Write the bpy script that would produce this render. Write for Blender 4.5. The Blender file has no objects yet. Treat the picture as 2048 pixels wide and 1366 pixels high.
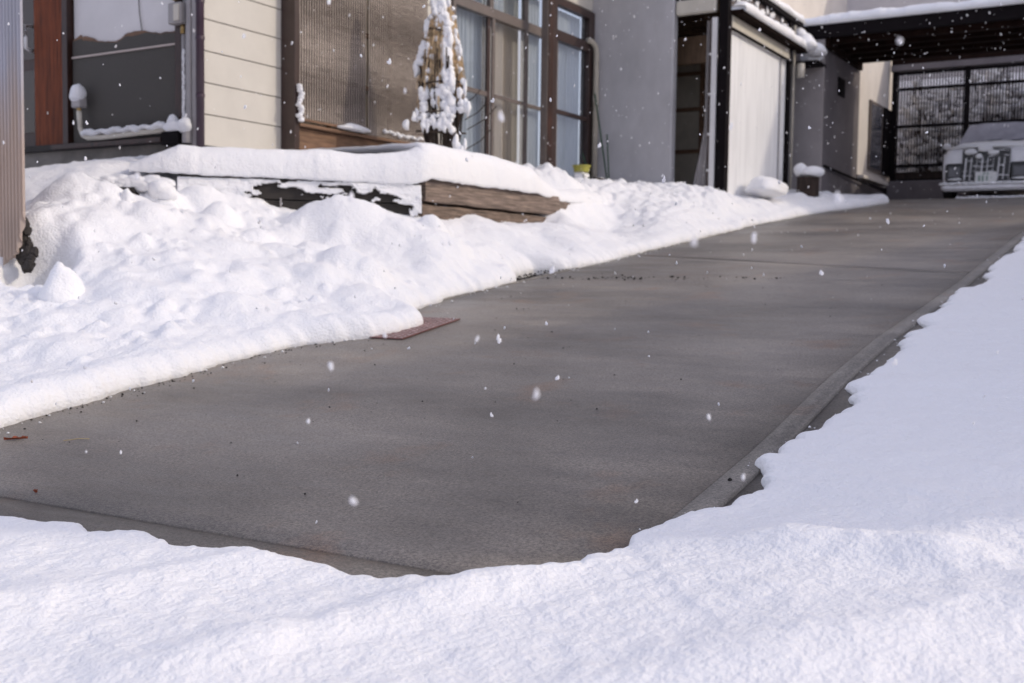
import bpy, math, random
import numpy as np
from mathutils import Vector, Matrix, Quaternion

# ------------------------------------------------------------------ camera, sky, sun
sc = bpy.context.scene
F, PITCH, ROLL = 2190.0, math.radians(3.6), math.radians(-0.8)      # focal length in px of a 2048 px wide frame
cf = np.array([0, math.cos(PITCH), -math.sin(PITCH)]); cu0 = np.array([0, math.sin(PITCH), math.cos(PITCH)]); cx0 = np.array([1.0, 0, 0])
cr = math.cos(ROLL)*cx0 - math.sin(ROLL)*cu0
cu = math.sin(ROLL)*cx0 + math.cos(ROLL)*cu0
cam = bpy.data.cameras.new('camera'); camo = bpy.data.objects.new('camera', cam); sc.collection.objects.link(camo)
camo.matrix_world = Matrix(((cr[0], cu[0], -cf[0], 0), (cr[1], cu[1], -cf[1], 0), (cr[2], cu[2], -cf[2], 0), (0, 0, 0, 1)))
cam.sensor_width = 36; cam.lens = 36*F/2048; cam.clip_start = .05; cam.clip_end = 500
cam.dof.use_dof = True; cam.dof.focus_distance = 3.4; cam.dof.aperture_fstop = 3.8
sc.camera = camo

SUN_H = np.array([.983, -.183]); SUN_EL = math.radians(29)
wd = bpy.data.worlds.new('World'); sc.world = wd; wd.use_nodes = True
nt = wd.node_tree; nt.nodes.clear()
out = nt.nodes.new('ShaderNodeOutputWorld'); bg = nt.nodes.new('ShaderNodeBackground'); sky = nt.nodes.new('ShaderNodeTexSky')
sky.sky_type = 'NISHITA'; sky.sun_disc = False; sky.sun_elevation = SUN_EL
sky.sun_rotation = math.atan2(SUN_H[0], SUN_H[1]); sky.air_density = 1.0; sky.dust_density = 3.0; sky.ozone_density = 1.0
hz = nt.nodes.new('ShaderNodeMix'); hz.data_type = 'RGBA'; hz.inputs[0].default_value = .55      # thin snow cloud over the whole sky
hz.inputs[7].default_value = (5.2, 5.0, 5.95, 1)
nt.links.new(sky.outputs[0], hz.inputs[6]); nt.links.new(hz.outputs[2], bg.inputs[0]); bg.inputs[1].default_value = .115
nt.links.new(bg.outputs[0], out.inputs[0])
sl = bpy.data.lights.new('sun', 'SUN'); sl.energy = .85; sl.angle = math.radians(1.2); sl.color = (1, .88, .72)
so = bpy.data.objects.new('sun', sl); sc.collection.objects.link(so)
sd = Vector((SUN_H[0]*math.cos(SUN_EL), SUN_H[1]*math.cos(SUN_EL), math.sin(SUN_EL)))
so.rotation_euler = sd.to_track_quat('Z', 'Y').to_euler(); so.location = (20, 0, 20)
sc.view_settings.view_transform = 'Standard'; sc.view_settings.look = 'None'; sc.view_settings.gamma = 1
sc.view_settings.use_curve_mapping = False; sc.view_settings.exposure = 0.63
try: sc.cycles.transparent_max_bounces = 16
except Exception: pass

rnd = random.Random(7); rng = np.random.default_rng(5)
# ------------------------------------------------------------------ house frame: s along the facade, v into the house, z up
U = np.array([.518, .8554]); U /= np.linalg.norm(U); V = np.array([-U[1], U[0]]); ANG = math.atan2(U[1], U[0])
def gz(s):                                                         # driveway height: 12 % grade that flattens at the carport
    s = np.asarray(s, float); t = np.clip(s-19.0, 0, 2)
    return -1.04+.122*np.minimum(s, 19.0)+.122*(t-t*t/4)
def ray(x, y):
    a = (x-1024)/F; b = (683-y)/F; d = cf+cr*a+cu*b
    return np.array([d[0]*U[0]+d[1]*U[1], d[0]*V[0]+d[1]*V[1], d[2], d[1]])
def p_dep(x, y, d): r = ray(x, y); return r[:3]*(d/r[3])

# ------------------------------------------------------------------ noise
_tab = rng.random((4096,)); _perm = rng.permutation(4096)
def vnoise(x, y, seed=0):
    xi = np.floor(x).astype(np.int64); yi = np.floor(y).astype(np.int64); fx = x-xi; fy = y-yi
    fx = fx*fx*(3-2*fx); fy = fy*fy*(3-2*fy)
    def h(a, b): return _tab[_perm[(_perm[(a+seed*131) & 4095]+b) & 4095]]
    return (h(xi, yi)*(1-fx)+h(xi+1, yi)*fx)*(1-fy)+(h(xi, yi+1)*(1-fx)+h(xi+1, yi+1)*fx)*fy
def fbm(x, y, o=4, seed=0):
    r = 0; a = .5
    for i in range(o): r = r+a*(vnoise(x, y, seed+i)*2-1); x = x*2.03+7.1; y = y*2.03+3.7; a *= .5
    return r

# ------------------------------------------------------------------ materials
def nodes(name):
    m = bpy.data.materials.new(name); m.use_nodes = True; t = m.node_tree
    return m, t, t.nodes['Principled BSDF']
def mat(name, col, rough=.6, var=.15, scale=6, stretch=(1, 1, 1), bump=0, bscale=60, metal=0, col2=None, spec=.5, coat=0):
    m, t, b = nodes(name); b.inputs['Roughness'].default_value = rough; b.inputs['Metallic'].default_value = metal
    b.inputs['Specular IOR Level'].default_value = spec
    tc = t.nodes.new('ShaderNodeTexCoord'); mp = t.nodes.new('ShaderNodeMapping'); mp.inputs['Scale'].default_value = stretch
    t.links.new(tc.outputs['Object'], mp.inputs[0])
    n = t.nodes.new('ShaderNodeTexNoise'); n.inputs['Scale'].default_value = scale; n.inputs['Detail'].default_value = 6; n.inputs['Roughness'].default_value = .65
    t.links.new(mp.outputs[0], n.inputs[0])
    r = t.nodes.new('ShaderNodeValToRGB'); c2 = col2 or tuple(c*(1-var*1.6) for c in col); c1 = tuple(min(1, c*(1+var)) for c in col)
    r.color_ramp.elements[0].position = .32; r.color_ramp.elements[1].position = .68
    r.color_ramp.elements[0].color = (*c2, 1); r.color_ramp.elements[1].color = (*c1, 1)
    t.links.new(n.outputs[0], r.inputs[0]); t.links.new(r.outputs[0], b.inputs['Base Color'])
    if bump:
        n2 = t.nodes.new('ShaderNodeTexNoise'); n2.inputs['Scale'].default_value = bscale; n2.inputs['Detail'].default_value = 4
        t.links.new(mp.outputs[0], n2.inputs[0]); bp = t.nodes.new('ShaderNodeBump'); bp.inputs['Strength'].default_value = bump; bp.inputs['Distance'].default_value = .004
        t.links.new(n2.outputs[0], bp.inputs['Height']); t.links.new(bp.outputs[0], b.inputs['Normal'])
    return m
def snow_mat(name, bump=.35, s1=90, s2=14, dist=.006):
    m, t, b = nodes(name); b.inputs['Base Color'].default_value = (.87, .875, .9, 1); b.inputs['Roughness'].default_value = .75
    b.inputs['Specular IOR Level'].default_value = .2
    b.inputs['Subsurface Weight'].default_value = .12; b.inputs['Subsurface Radius'].default_value = (.02, .022, .026); b.inputs['Subsurface Scale'].default_value = 1
    tc = t.nodes.new('ShaderNodeTexCoord')
    n1 = t.nodes.new('ShaderNodeTexNoise'); n1.inputs['Scale'].default_value = s1; n1.inputs['Detail'].default_value = 3
    n2 = t.nodes.new('ShaderNodeTexNoise'); n2.inputs['Scale'].default_value = s2; n2.inputs['Detail'].default_value = 5
    for n in (n1, n2): t.links.new(tc.outputs['Object'], n.inputs[0])
    a = t.nodes.new('ShaderNodeMath'); a.operation = 'MULTIPLY_ADD'; a.inputs[1].default_value = 1.6
    t.links.new(n2.outputs[0], a.inputs[0]); t.links.new(n1.outputs[0], a.inputs[2])
    bp = t.nodes.new('ShaderNodeBump'); bp.inputs['Strength'].default_value = bump; bp.inputs['Distance'].default_value = dist
    t.links.new(a.outputs[0], bp.inputs['Height']); t.links.new(bp.outputs[0], b.inputs['Normal'])
    return m
def concrete(name, base=(.226, .202, .182), dark=.55, rmin=.27, rmax=.55):
    m, t, b = nodes(name); L = t.links.new
    tc = t.nodes.new('ShaderNodeTexCoord')
    def noise(scale, st, det=5, rough=.6):
        mp = t.nodes.new('ShaderNodeMapping'); mp.inputs['Scale'].default_value = st; L(tc.outputs['Object'], mp.inputs[0])
        n = t.nodes.new('ShaderNodeTexNoise'); n.inputs['Scale'].default_value = scale; n.inputs['Detail'].default_value = det; n.inputs['Roughness'].default_value = rough
        L(mp.outputs[0], n.inputs[0]); return n.outputs[0]
    def ramp(src, a, ca, c, cb):
        r = t.nodes.new('ShaderNodeValToRGB'); r.color_ramp.elements[0].position = a; r.color_ramp.elements[1].position = c
        r.color_ramp.elements[0].color = (*ca, 1); r.color_ramp.elements[1].color = (*cb, 1); L(src, r.inputs[0]); return r.outputs[0]
    def mul(a, bb, f=1):
        x = t.nodes.new('ShaderNodeMix'); x.data_type = 'RGBA'; x.blend_type = 'MULTIPLY'; x.inputs[0].default_value = f; L(a, x.inputs[6]); L(bb, x.inputs[7]); return x.outputs[2]
    big = noise(1.1, (1, .55, 1), 6, .6); streak = noise(2.6, (2.6, .6, 1), 7, .72); fine = noise(120, (1, .8, 1), 4, .8); grit = noise(380, (1, 1, 1), 1); st = noise(2.3, (1, 1, 1), 4)
    c = ramp(big, .34, tuple(x*dark for x in base), .68, tuple(x*1.3 for x in base))
    c = mul(c, ramp(streak, .3, (.66, .66, .68), .7, (1.2, 1.2, 1.18)))
    c = mul(c, ramp(fine, .36, (.5, .5, .5), .64, (1.5, 1.48, 1.42)))
    c = mul(c, ramp(st, .58, (1, 1, 1), .74, (1.15, .92, .78)))
    L(c, b.inputs['Base Color'])
    r = t.nodes.new('ShaderNodeMapRange'); r.inputs[1].default_value = .3; r.inputs[2].default_value = .7; r.inputs[3].default_value = rmin; r.inputs[4].default_value = rmax
    L(streak, r.inputs[0]); L(r.outputs[0], b.inputs['Roughness'])
    ad = t.nodes.new('ShaderNodeMath'); ad.operation = 'ADD'; L(fine, ad.inputs[0]); L(grit, ad.inputs[1])
    bp = t.nodes.new('ShaderNodeBump'); bp.inputs['Strength'].default_value = .8; bp.inputs['Distance'].default_value = .003; L(ad.outputs[0], bp.inputs['Height']); L(bp.outputs[0], b.inputs['Normal'])
    return m
def glass_mat(name, tint=(.9, .93, .95), refl=1.0):
    m = bpy.data.materials.new(name); m.use_nodes = True; t = m.node_tree; t.nodes.clear(); L = t.links.new
    o = t.nodes.new('ShaderNodeOutputMaterial'); mx = t.nodes.new('ShaderNodeMixShader'); tr = t.nodes.new('ShaderNodeBsdfTransparent'); gl = t.nodes.new('ShaderNodeBsdfGlossy')
    fr = t.nodes.new('ShaderNodeFresnel'); fr.inputs[0].default_value = 1.5; gl.inputs['Roughness'].default_value = .02; tr.inputs[0].default_value = (*tint, 1)
    ge = t.nodes.new('ShaderNodeNewGeometry'); iv = t.nodes.new('ShaderNodeMath'); iv.operation = 'SUBTRACT'; iv.inputs[0].default_value = 1; L(ge.outputs['Backfacing'], iv.inputs[1]); mu = t.nodes.new('ShaderNodeMath'); mu.operation = 'MULTIPLY'; L(fr.outputs[0], mu.inputs[0]); L(iv.outputs[0], mu.inputs[1]); L(mu.outputs[0], mx.inputs[0]); L(tr.outputs[0], mx.inputs[1]); L(gl.outputs[0], mx.inputs[2]); L(mx.outputs[0], o.inputs[0]); return m
def plastic_trans(name, col, tr=.3, col2=None, zlo=0, zhi=1):
    m, t, b = nodes(name); L = t.links.new; b.inputs['Roughness'].default_value = .35
    tc = t.nodes.new('ShaderNodeTexCoord'); mp = t.nodes.new('ShaderNodeMapping'); mp.inputs['Scale'].default_value = (1, 1, .12); L(tc.outputs['Object'], mp.inputs[0])
    n = t.nodes.new('ShaderNodeTexNoise'); n.inputs['Scale'].default_value = 9; n.inputs['Detail'].default_value = 5; L(mp.outputs[0], n.inputs[0])
    r = t.nodes.new('ShaderNodeValToRGB'); r.color_ramp.elements[0].position = .35; r.color_ramp.elements[1].position = .6
    r.color_ramp.elements[0].color = (*[c*.9 for c in col], 1); r.color_ramp.elements[1].color = (*col, 1); L(n.outputs[0], r.inputs[0]); c = r.outputs[0]
    if col2:
        sx = t.nodes.new('ShaderNodeSeparateXYZ'); L(tc.outputs['Object'], sx.inputs[0])
        ad = t.nodes.new('ShaderNodeMath'); ad.operation = 'MULTIPLY_ADD'; ad.inputs[1].default_value = .9; L(n.outputs[0], ad.inputs[0]); L(sx.outputs[2], ad.inputs[2])
        mr = t.nodes.new('ShaderNodeMapRange'); mr.inputs[1].default_value = zlo; mr.inputs[2].default_value = zhi; L(ad.outputs[0], mr.inputs[0])
        x = t.nodes.new('ShaderNodeMix'); x.data_type = 'RGBA'; x.inputs[6].default_value = (*col2, 1); L(mr.outputs[0], x.inputs[0]); L(c, x.inputs[7]); c = x.outputs[2]
    L(c, b.inputs['Base Color'])
    tl = t.nodes.new('ShaderNodeBsdfTranslucent'); L(c, tl.inputs[0]); mx = t.nodes.new('ShaderNodeMixShader'); mx.inputs[0].default_value = tr
    L(b.outputs[0], mx.inputs[1]); L(tl.outputs[0], mx.inputs[2]); L(mx.outputs[0], t.nodes['Material Output'].inputs[0]); return m
def cloth_mat(name, col, tr=.45):
    m, t, b = nodes(name); b.inputs['Base Color'].default_value = (*col, 1); b.inputs['Roughness'].default_value = .9
    tl = t.nodes.new('ShaderNodeBsdfTranslucent'); tl.inputs[0].default_value = (*col, 1); mx = t.nodes.new('ShaderNodeMixShader'); mx.inputs[0].default_value = tr
    t.links.new(b.outputs[0], mx.inputs[1]); t.links.new(tl.outputs[0], mx.inputs[2]); t.links.new(mx.outputs[0], t.nodes['Material Output'].inputs[0]); return m

M = dict(
 snow=snow_mat('snow', .6, 65, 14, .013), snow_far=snow_mat('snow_far', .35, 40, 9, .01),
 conc=concrete('driveway_concrete'), street=concrete('street_concrete', (.165, .15, .138)), band=concrete('kerb_concrete', (.235, .218, .2), .75, .4, .6),
 soil=mat('soil', (.05, .042, .034), .9, .5, 30, bump=1, bscale=90), found=mat('foundation_concrete', (.2, .185, .165), .85, .22, 3, (1, 1, 1.5), .4, 60),
 siding=mat('cream_siding', (.57, .545, .5), .6, .04, 2.5, (1, 1, 1), .25, 120), backing=mat('siding_backing', (.09, .08, .07), .9),
 stucco=mat('grey_stucco', (.52, .51, .525), .9, .1, 1.6, (1, 1, .5), .5, 150), white_stucco=mat('white_stucco', (.72, .7, .7), .9, .05, 2),
 pebble=mat('pebble_dash', (.085, .078, .07), .8, .8, 160, bump=.9, bscale=160), trim=mat('pale_trim', (.5, .42, .38), .5, .05),
 purple=mat('plum_pipe', (.05, .028, .045), .3, .1), brown=mat('brown_aluminium', (.05, .03, .026), .35, .12), bronze=mat('bronze_sash', (.15, .125, .115), .4, .1),
 black=mat('black_metal', (.009, .007, .008), .7, .1, spec=.08), darkwood=mat('dark_stained_wood', (.04, .015, .01), .45, .4, 7, (1, 6, .6), .3, 40),
 redwood=mat('red_brown_wood', (.17, .04, .012), .5, .4, 6, (1, 9, .5), .3, 40, spec=.15), wood=mat('aged_wood', (.2, .115, .07), .75, .3, 6, (.7, 1, 8), .6, 40),
 timber=mat('weathered_sleeper', (.25, .19, .155), .85, .45, 5, (.6, 1, 9), 1, 45), timber2=mat('weathered_sleeper_worn', (.2, .145, .11), .85, .55, 6, (.6, 1, 9), 1, 45),
 blind=mat('bamboo_blind', (.62, .54, .48), .8, .3, 8, (.5, 1, 8)), string=mat('blind_string', (.045, .03, .025), .8),
 curtain=cloth_mat('white_curtain', (.88, .89, .92)), curtain_b=cloth_mat('beige_lace', (.78, .75, .71)), glass=glass_mat('window_glass'), glass_t=glass_mat('tinted_glass', (.92, .9, .87)),
 poly=plastic_trans('white_corrugated_plastic', (.9, .9, .9), .05), fence_poly=plastic_trans('aged_corrugated_plastic', (.5, .5, .56), .3, (.52, .42, .36), 1.25, 1.8),
 cream=mat('cream_plastic', (.62, .58, .5), .5, .05), pipe=mat('cream_downpipe', (.45, .41, .34), .45, .08), white=mat('white_paint', (.75, .74, .74), .5, .04),
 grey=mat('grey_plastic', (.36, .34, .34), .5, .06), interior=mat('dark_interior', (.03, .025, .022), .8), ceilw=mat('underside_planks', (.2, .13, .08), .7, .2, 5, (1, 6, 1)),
 carwall=mat('carport_render', (.34, .31, .305), .9, .08, 2), carwall_d=mat('shaded_dark_render', (.16, .145, .155), .9, .12, 2), litwall=mat('cream_render', (.76, .71, .66), .9, .05, 2),
 soffit=mat('brown_soffit', (.016, .008, .006), .85, .3, 4, spec=.1), slat=mat('grey_slats', (.03, .025, .028), .8, spec=.1), worn=mat('worn_tread_metal', (.42, .33, .32), .5, .3, 25, spec=.6), flake=cloth_mat("snowflake", (.95, .95, .97), .5), straw=mat('straw', (.62, .46, .28), .8, .4, 20), rope=mat('dark_rope', (.05, .035, .025), .9),
 twig=mat('twig', (.05, .035, .028), .9, .3, 20), green=mat('green_pole', (.02, .07, .035), .4), yellow=mat('yellow_plastic', (.42, .4, .08), .4), brass=mat('brass', (.4, .28, .12), .3, .1, metal=.8),
 rust=mat('rusty_red_metal', (.2, .085, .075), .5, .3, 25, bump=.4, bscale=80, metal=.2), leaf=mat('dead_leaf', (.26, .06, .025), .7, .4, 60), stalk=mat('dry_stalk', (.55, .42, .22), .8), grit=mat('grit', (.02, .017, .015), .9, .5, 100),
 bark=mat('log_bark', (.035, .022, .017), .9, .4, 12, (1, 1, .3), .8, 40), car=mat('snow_dusted_paint', (.88, .88, .92), .5, .08, 5), cardark=mat('car_dark_plastic', (.015, .016, .02), .3), tyre=mat('tyre', (.02, .02, .02), .8),
 lens=mat('headlight_lens', (.1, .1, .12), .1), plate=mat('number_plate', (.75, .76, .76), .4, .03), plateg=mat('plate_print', (.2, .3, .26), .5), wsnow=mat('thin_windscreen_snow', (.3, .3, .36), .6, .15, 5),
 lav=mat('shaded_render', (.6, .58, .6), .9, .04, 2), shade_block=mat('shade_block_siding', (.45, .42, .38), .8, .06, 3), roof=mat('dark_roof', (.06, .06, .065), .6),
)
# ------------------------------------------------------------------ mesh helpers (all in s, v, z of the house frame)
col = sc.collection
def mkobj(name, verts, faces, m, root=None, smooth=False, org=(0, 0, 0)):
    me = bpy.data.meshes.new(name)
    vv = np.asarray(verts, float)-np.asarray(org, float)
    if isinstance(faces, np.ndarray):
        n = len(faces); me.vertices.add(len(vv)); me.vertices.foreach_set('co', vv.ravel())
        me.loops.add(n*4); me.loops.foreach_set('vertex_index', faces.ravel()); me.polygons.add(n)
        me.polygons.foreach_set('loop_start', np.arange(n)*4); me.update(calc_edges=True)
    else: me.from_pydata(vv.tolist(), [], faces)
    if smooth: me.polygons.foreach_set('use_smooth', [True]*len(me.polygons))
    me.materials.append(m); me.update(); o = bpy.data.objects.new(name, me); col.objects.link(o)
    return o
XF = [1]
class MB:
    def __init__(self): self.v = []; self.f = []
    def add(self, v, f): n = len(self.v); self.v += [tuple(map(float, p)) for p in v]; self.f += [tuple(i+n for i in q) for q in f]; return self
    def box(self, s0, s1, v0, v1, z0, z1, b=0):
        s0, s1 = min(s0, s1), max(s0, s1); v0, v1 = min(v0, v1), max(v0, v1); z0, z1 = min(z0, z1), max(z0, z1)
        if b <= 0:
            P = [(s, v, z) for z in (z0, z1) for v in (v0, v1) for s in (s0, s1)]
            return self.add(P, [(0, 2, 3, 1), (4, 5, 7, 6), (0, 1, 5, 4), (2, 6, 7, 3), (0, 4, 6, 2), (1, 3, 7, 5)])
        b = min(b, (s1-s0)/3, (v1-v0)/3, (z1-z0)/3)
        P = []
        for (a, c) in ((s0, s1),):
            for i in (0, 1):
                for j in (0, 1):
                    for k in (0, 1):
                        S, W, Z = (s0, s1)[i], (v0, v1)[j], (z0, z1)[k]; ds, dv, dz = (b, -b)[i], (b, -b)[j], (b, -b)[k]
                        P += [(S, W+dv, Z+dz), (S+ds, W, Z+dz), (S+ds, W+dv, Z)]
        def ix(i, j, k, a): return (i*4+j*2+k)*3+a
        Fs = []
        for i in (0, 1):
            Fs.append([ix(i, 0, 0, 0), ix(i, 1, 0, 0), ix(i, 1, 1, 0), ix(i, 0, 1, 0)]); Fs.append([ix(0, i, 0, 1), ix(1, i, 0, 1), ix(1, i, 1, 1), ix(0, i, 1, 1)]); Fs.append([ix(0, 0, i, 2), ix(1, 0, i, 2), ix(1, 1, i, 2), ix(0, 1, i, 2)])
        for i in (0, 1):
            for j in (0, 1):
                Fs.append([ix(i, j, 0, 0), ix(i, j, 1, 0), ix(i, j, 1, 1), ix(i, j, 0, 1)]); Fs.append([ix(i, 0, j, 0), ix(i, 1, j, 0), ix(i, 1, j, 2), ix(i, 0, j, 2)]); Fs.append([ix(0, i, j, 1), ix(1, i, j, 1), ix(1, i, j, 2), ix(0, i, j, 2)])
                for k in (0, 1): Fs.append([ix(i, j, k, 0), ix(i, j, k, 1), ix(i, j, k, 2)])
        return self.add(P, Fs)
    def tube(self, pts, r, n=8, caps=True):
        pts = [np.array(p, float) for p in pts]; R = r if hasattr(r, '__len__') else [r]*len(pts); rings = []
        for i, p in enumerate(pts):
            d = pts[min(i+1, len(pts)-1)]-pts[max(i-1, 0)]; d = d/(np.linalg.norm(d)+1e-9); a = np.cross(d, [0, 0, 1.0])
            if np.linalg.norm(a) < .2: a = np.cross(d, [1.0, 0, 0])
            a /= np.linalg.norm(a); b = np.cross(d, a)
            rings.append([p+R[i]*(math.cos(2*math.pi*k/n)*a+math.sin(2*math.pi*k/n)*b) for k in range(n)])
        P = [q for rg in rings for q in rg]; Fs = []
        for i in range(len(pts)-1):
            for k in range(n): Fs.append((i*n+k, i*n+(k+1) % n, (i+1)*n+(k+1) % n, (i+1)*n+k))
        if caps: Fs.append(tuple(range(n))[::-1]); Fs.append(tuple((len(pts)-1)*n+k for k in range(n)))
        return self.add(P, Fs)
    def quad(self, a, b, c, d): return self.add([a, b, c, d], [(0, 1, 2, 3)])
    def blob(self, c, r, amp=.25, seed=0, sub=2, flat=1.0):
        import bmesh
        bm = bmesh.new(); bmesh.ops.create_icosphere(bm, subdivisions=sub, radius=1)
        rr = random.Random(seed); ph = [rr.uniform(0, 6.28) for _ in range(9)]; P = []
        for vt in bm.verts:
            x, y, z = vt.co; k = 1+amp*(math.sin(3*x+ph[0])*math.sin(2.6*y+ph[1])+.6*math.sin(5*z+ph[2]+2*x)+.4*math.sin(7*y+ph[3])*math.sin(6*x+ph[4]))
            rr3 = r if hasattr(r, '__len__') else (r, r, r)
            P.append((c[0]+x*k*rr3[0], c[1]+y*k*rr3[1], c[2]+(z*k if z > 0 else z*k*flat)*rr3[2]))
        Fs = [tuple(q.index for q in f.verts) for f in bm.faces]; bm.free(); return self.add(P, Fs)
    def build(self, name, m, root=None, smooth=False, bevel=0, **kw):
        if XF[0] != 1: self.v = [(a, b*XF[0], c*XF[0]) for a, b, c in self.v]
        org = root['_org'] if root is not None else (0, 0, 0)
        o = mkobj(name, self.v, self.f, m, smooth=smooth, org=org)
        if root is not None: o.parent = root; 
        else: o.rotation_euler = (0, 0, ANG)
        o['_org'] = list(org)
        if bevel: md = o.modifiers.new('bevel', 'BEVEL'); md.width = bevel; md.segments = 2; md.limit_method = 'ANGLE'
        for k, x in kw.items(): o[k] = x
        return o
def setting(o, kind='structure'): o['kind'] = kind; return o
def W(p): return (p[0]*U[0]+p[1]*V[0], p[0]*U[1]+p[1]*V[1], p[2])
def thing(name, label, cat, org, group=None):
    o = bpy.data.objects.new(name, None); col.objects.link(o); o.location = W(org); o.rotation_euler = (0, 0, ANG); o.empty_display_size = .1
    o['label'] = label; o['category'] = cat; o['_org'] = list(org)
    if group: o['group'] = group
    return o
def solo(mb, name, m, label, cat, org, smooth=False, bevel=0, group=None, kind=None):
    """a thing that is one mesh"""
    o = mkobj(name, mb.v, mb.f, m, smooth=smooth, org=org); o.location = W(org); o.rotation_euler = (0, 0, ANG); o['_org'] = list(org)
    if label: o['label'] = label; o['category'] = cat
    if group: o['group'] = group
    if kind: o['kind'] = kind
    if bevel: md = o.modifiers.new('bevel', 'BEVEL'); md.width = bevel; md.segments = 2; md.limit_method = 'ANGLE'
    return o
def box(name, m, root, s0, s1, v0, v1, z0, z1, b=.003, **kw): return MB().box(s0, s1, v0, v1, z0, z1, b).build(name, m, root, **kw)
def gridfaces(nr, nc):
    i = np.arange(nr-1)[:, None]*nc+np.arange(nc-1)[None, :]; i = i.ravel()
    return np.stack([i, i+1, i+1+nc, i+nc], 1)

# ------------------------------------------------------------------ ground, driveway
ss = np.concatenate([np.arange(-60, -2, 4), np.arange(-2, 24, .5), np.arange(24, 80, 4)]); vs = np.arange(-60, 61, 4.0)
S_, V_ = np.meshgrid(ss, vs, indexing='ij'); far = np.clip((np.abs(S_-9)-30)/40, 0, 1)*1.0
P = np.stack([S_, V_, gz(np.maximum(S_, -8))-.16+far*0], -1).reshape(-1, 3)
o = mkobj('ground', P, gridfaces(len(ss), len(vs)), M['snow_far']); o.rotation_euler = (0, 0, ANG); setting(o)
def strip(name, m, s0, s1, va, vb, lift, ds=.25, kind='structure'):
    """a sheet that follows the driveway's grade; va, vb may be functions of s"""
    S = np.linspace(s0, s1, max(2, int((s1-s0)/ds)+1)); fa = va if callable(va) else (lambda s: va); fb = vb if callable(vb) else (lambda s: vb)
    P = []
    for s in S:
        for q in (0, .5, 1): P.append((s, fa(s)*(1-q)+fb(s)*q, float(gz(s))+lift))
    o = mkobj(name, P, gridfaces(len(S), 3), m); o.rotation_euler = (0, 0, ANG); return setting(o, kind) if kind else o
strip('soil_bed', M['soil'], -3, 19.5, .0, 6.2, -.03)
# driveway slabs, split where the photograph shows the joint; built as real slabs with a gap between
def jline(v): return 8.84+(v-1.23)*(10.03-8.84)/(4.54-1.23)
def vR(s): return float(np.interp(s, [2.2, 3, 3.66, 4.8, 5.88, 8, 12, 18], [1.185, 1.205, 1.225, 1.305, 1.345, 1.335, 1.42, 1.42]))
def slab(name, m, s_of_v0, s_of_v1, v0, v1, lift=0, thick=.05, n=8, warp=0):
    nS = 60; vv = np.linspace(v0, v1, n); top = []
    for i in range(nS+1):
        for v in vv:
            a, b = s_of_v0(v), s_of_v1(v); s = a+(b-a)*i/nS; top.append((s, v+(vR(s)-1.345)*((1-(v-v0)/(v1-v0)) if warp == 1 else warp > 1), float(gz(s))+lift))
    top = np.array(top); g = gridfaces(nS+1, n); bot = top.copy(); bot[:, 2] -= thick; N = len(top)
    ring = [i*n for i in range(nS+1)]+[nS*n+j for j in range(1, n)]+[i*n+n-1 for i in range(nS-1, -1, -1)]+[j for j in range(n-2, 0, -1)]
    side = np.array([[ring[k], ring[(k+1) % len(ring)], ring[(k+1) % len(ring)]+N, ring[k]+N] for k in range(len(ring))])
    o = mkobj(name, np.vstack([top, bot]), np.vstack([g, side]), m); o.rotation_euler = (0, 0, ANG); return setting(o)
slab('driveway', M['conc'], lambda v: 2.26-.03*(v-2), lambda v: jline(v)-.006, 1.345, 4.70, warp=1)
slab('driveway', M['conc'], lambda v: jline(v)+.006, lambda v: 18.2, 1.345, 4.70, warp=1)
slab('driveway', M['conc'], lambda v: 18.208, lambda v: 30, -1.5, 5.06)
slab('street', M['street'], lambda v: -6, lambda v: 2.252-.03*(v-2), -6, 6.0, -.002)
# brushed kerb band on the right with its cross grooves, narrow pale border on the left
slab('kerb_band', M['band'], lambda v: 2.27, lambda v: 18.2, 1.25, 1.340, .003, .08, 3, warp=2)
slab('gutter', M['street'], lambda v: 2.0, lambda v: 18.2, -.2, 1.246, -.007, .05, 3, warp=2)
slab('kerb_border', M['band'], lambda v: 2.27, lambda v: 18.2, 4.706, 4.745, .006, .06, 2)
g = MB()
for k in range(150):
    s = 3.7+k*.016+rnd.uniform(-.004, .004); w = rnd.uniform(.5, 1)
    a = vR(s)-.09+rnd.uniform(0, .02); b = a+.065*w
    z = float(gz(s))+.0042
    g.add([(s, a, z), (s+.003, a, z+.0006), (s+.003+.004, b, z+.0006), (s+.004, b, z)], [(0, 1, 2, 3)])
# (the grooves are low ridges of brushed concrete)
o = g.build('brush_marks', M['street']); setting(o, 'stuff')

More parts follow.
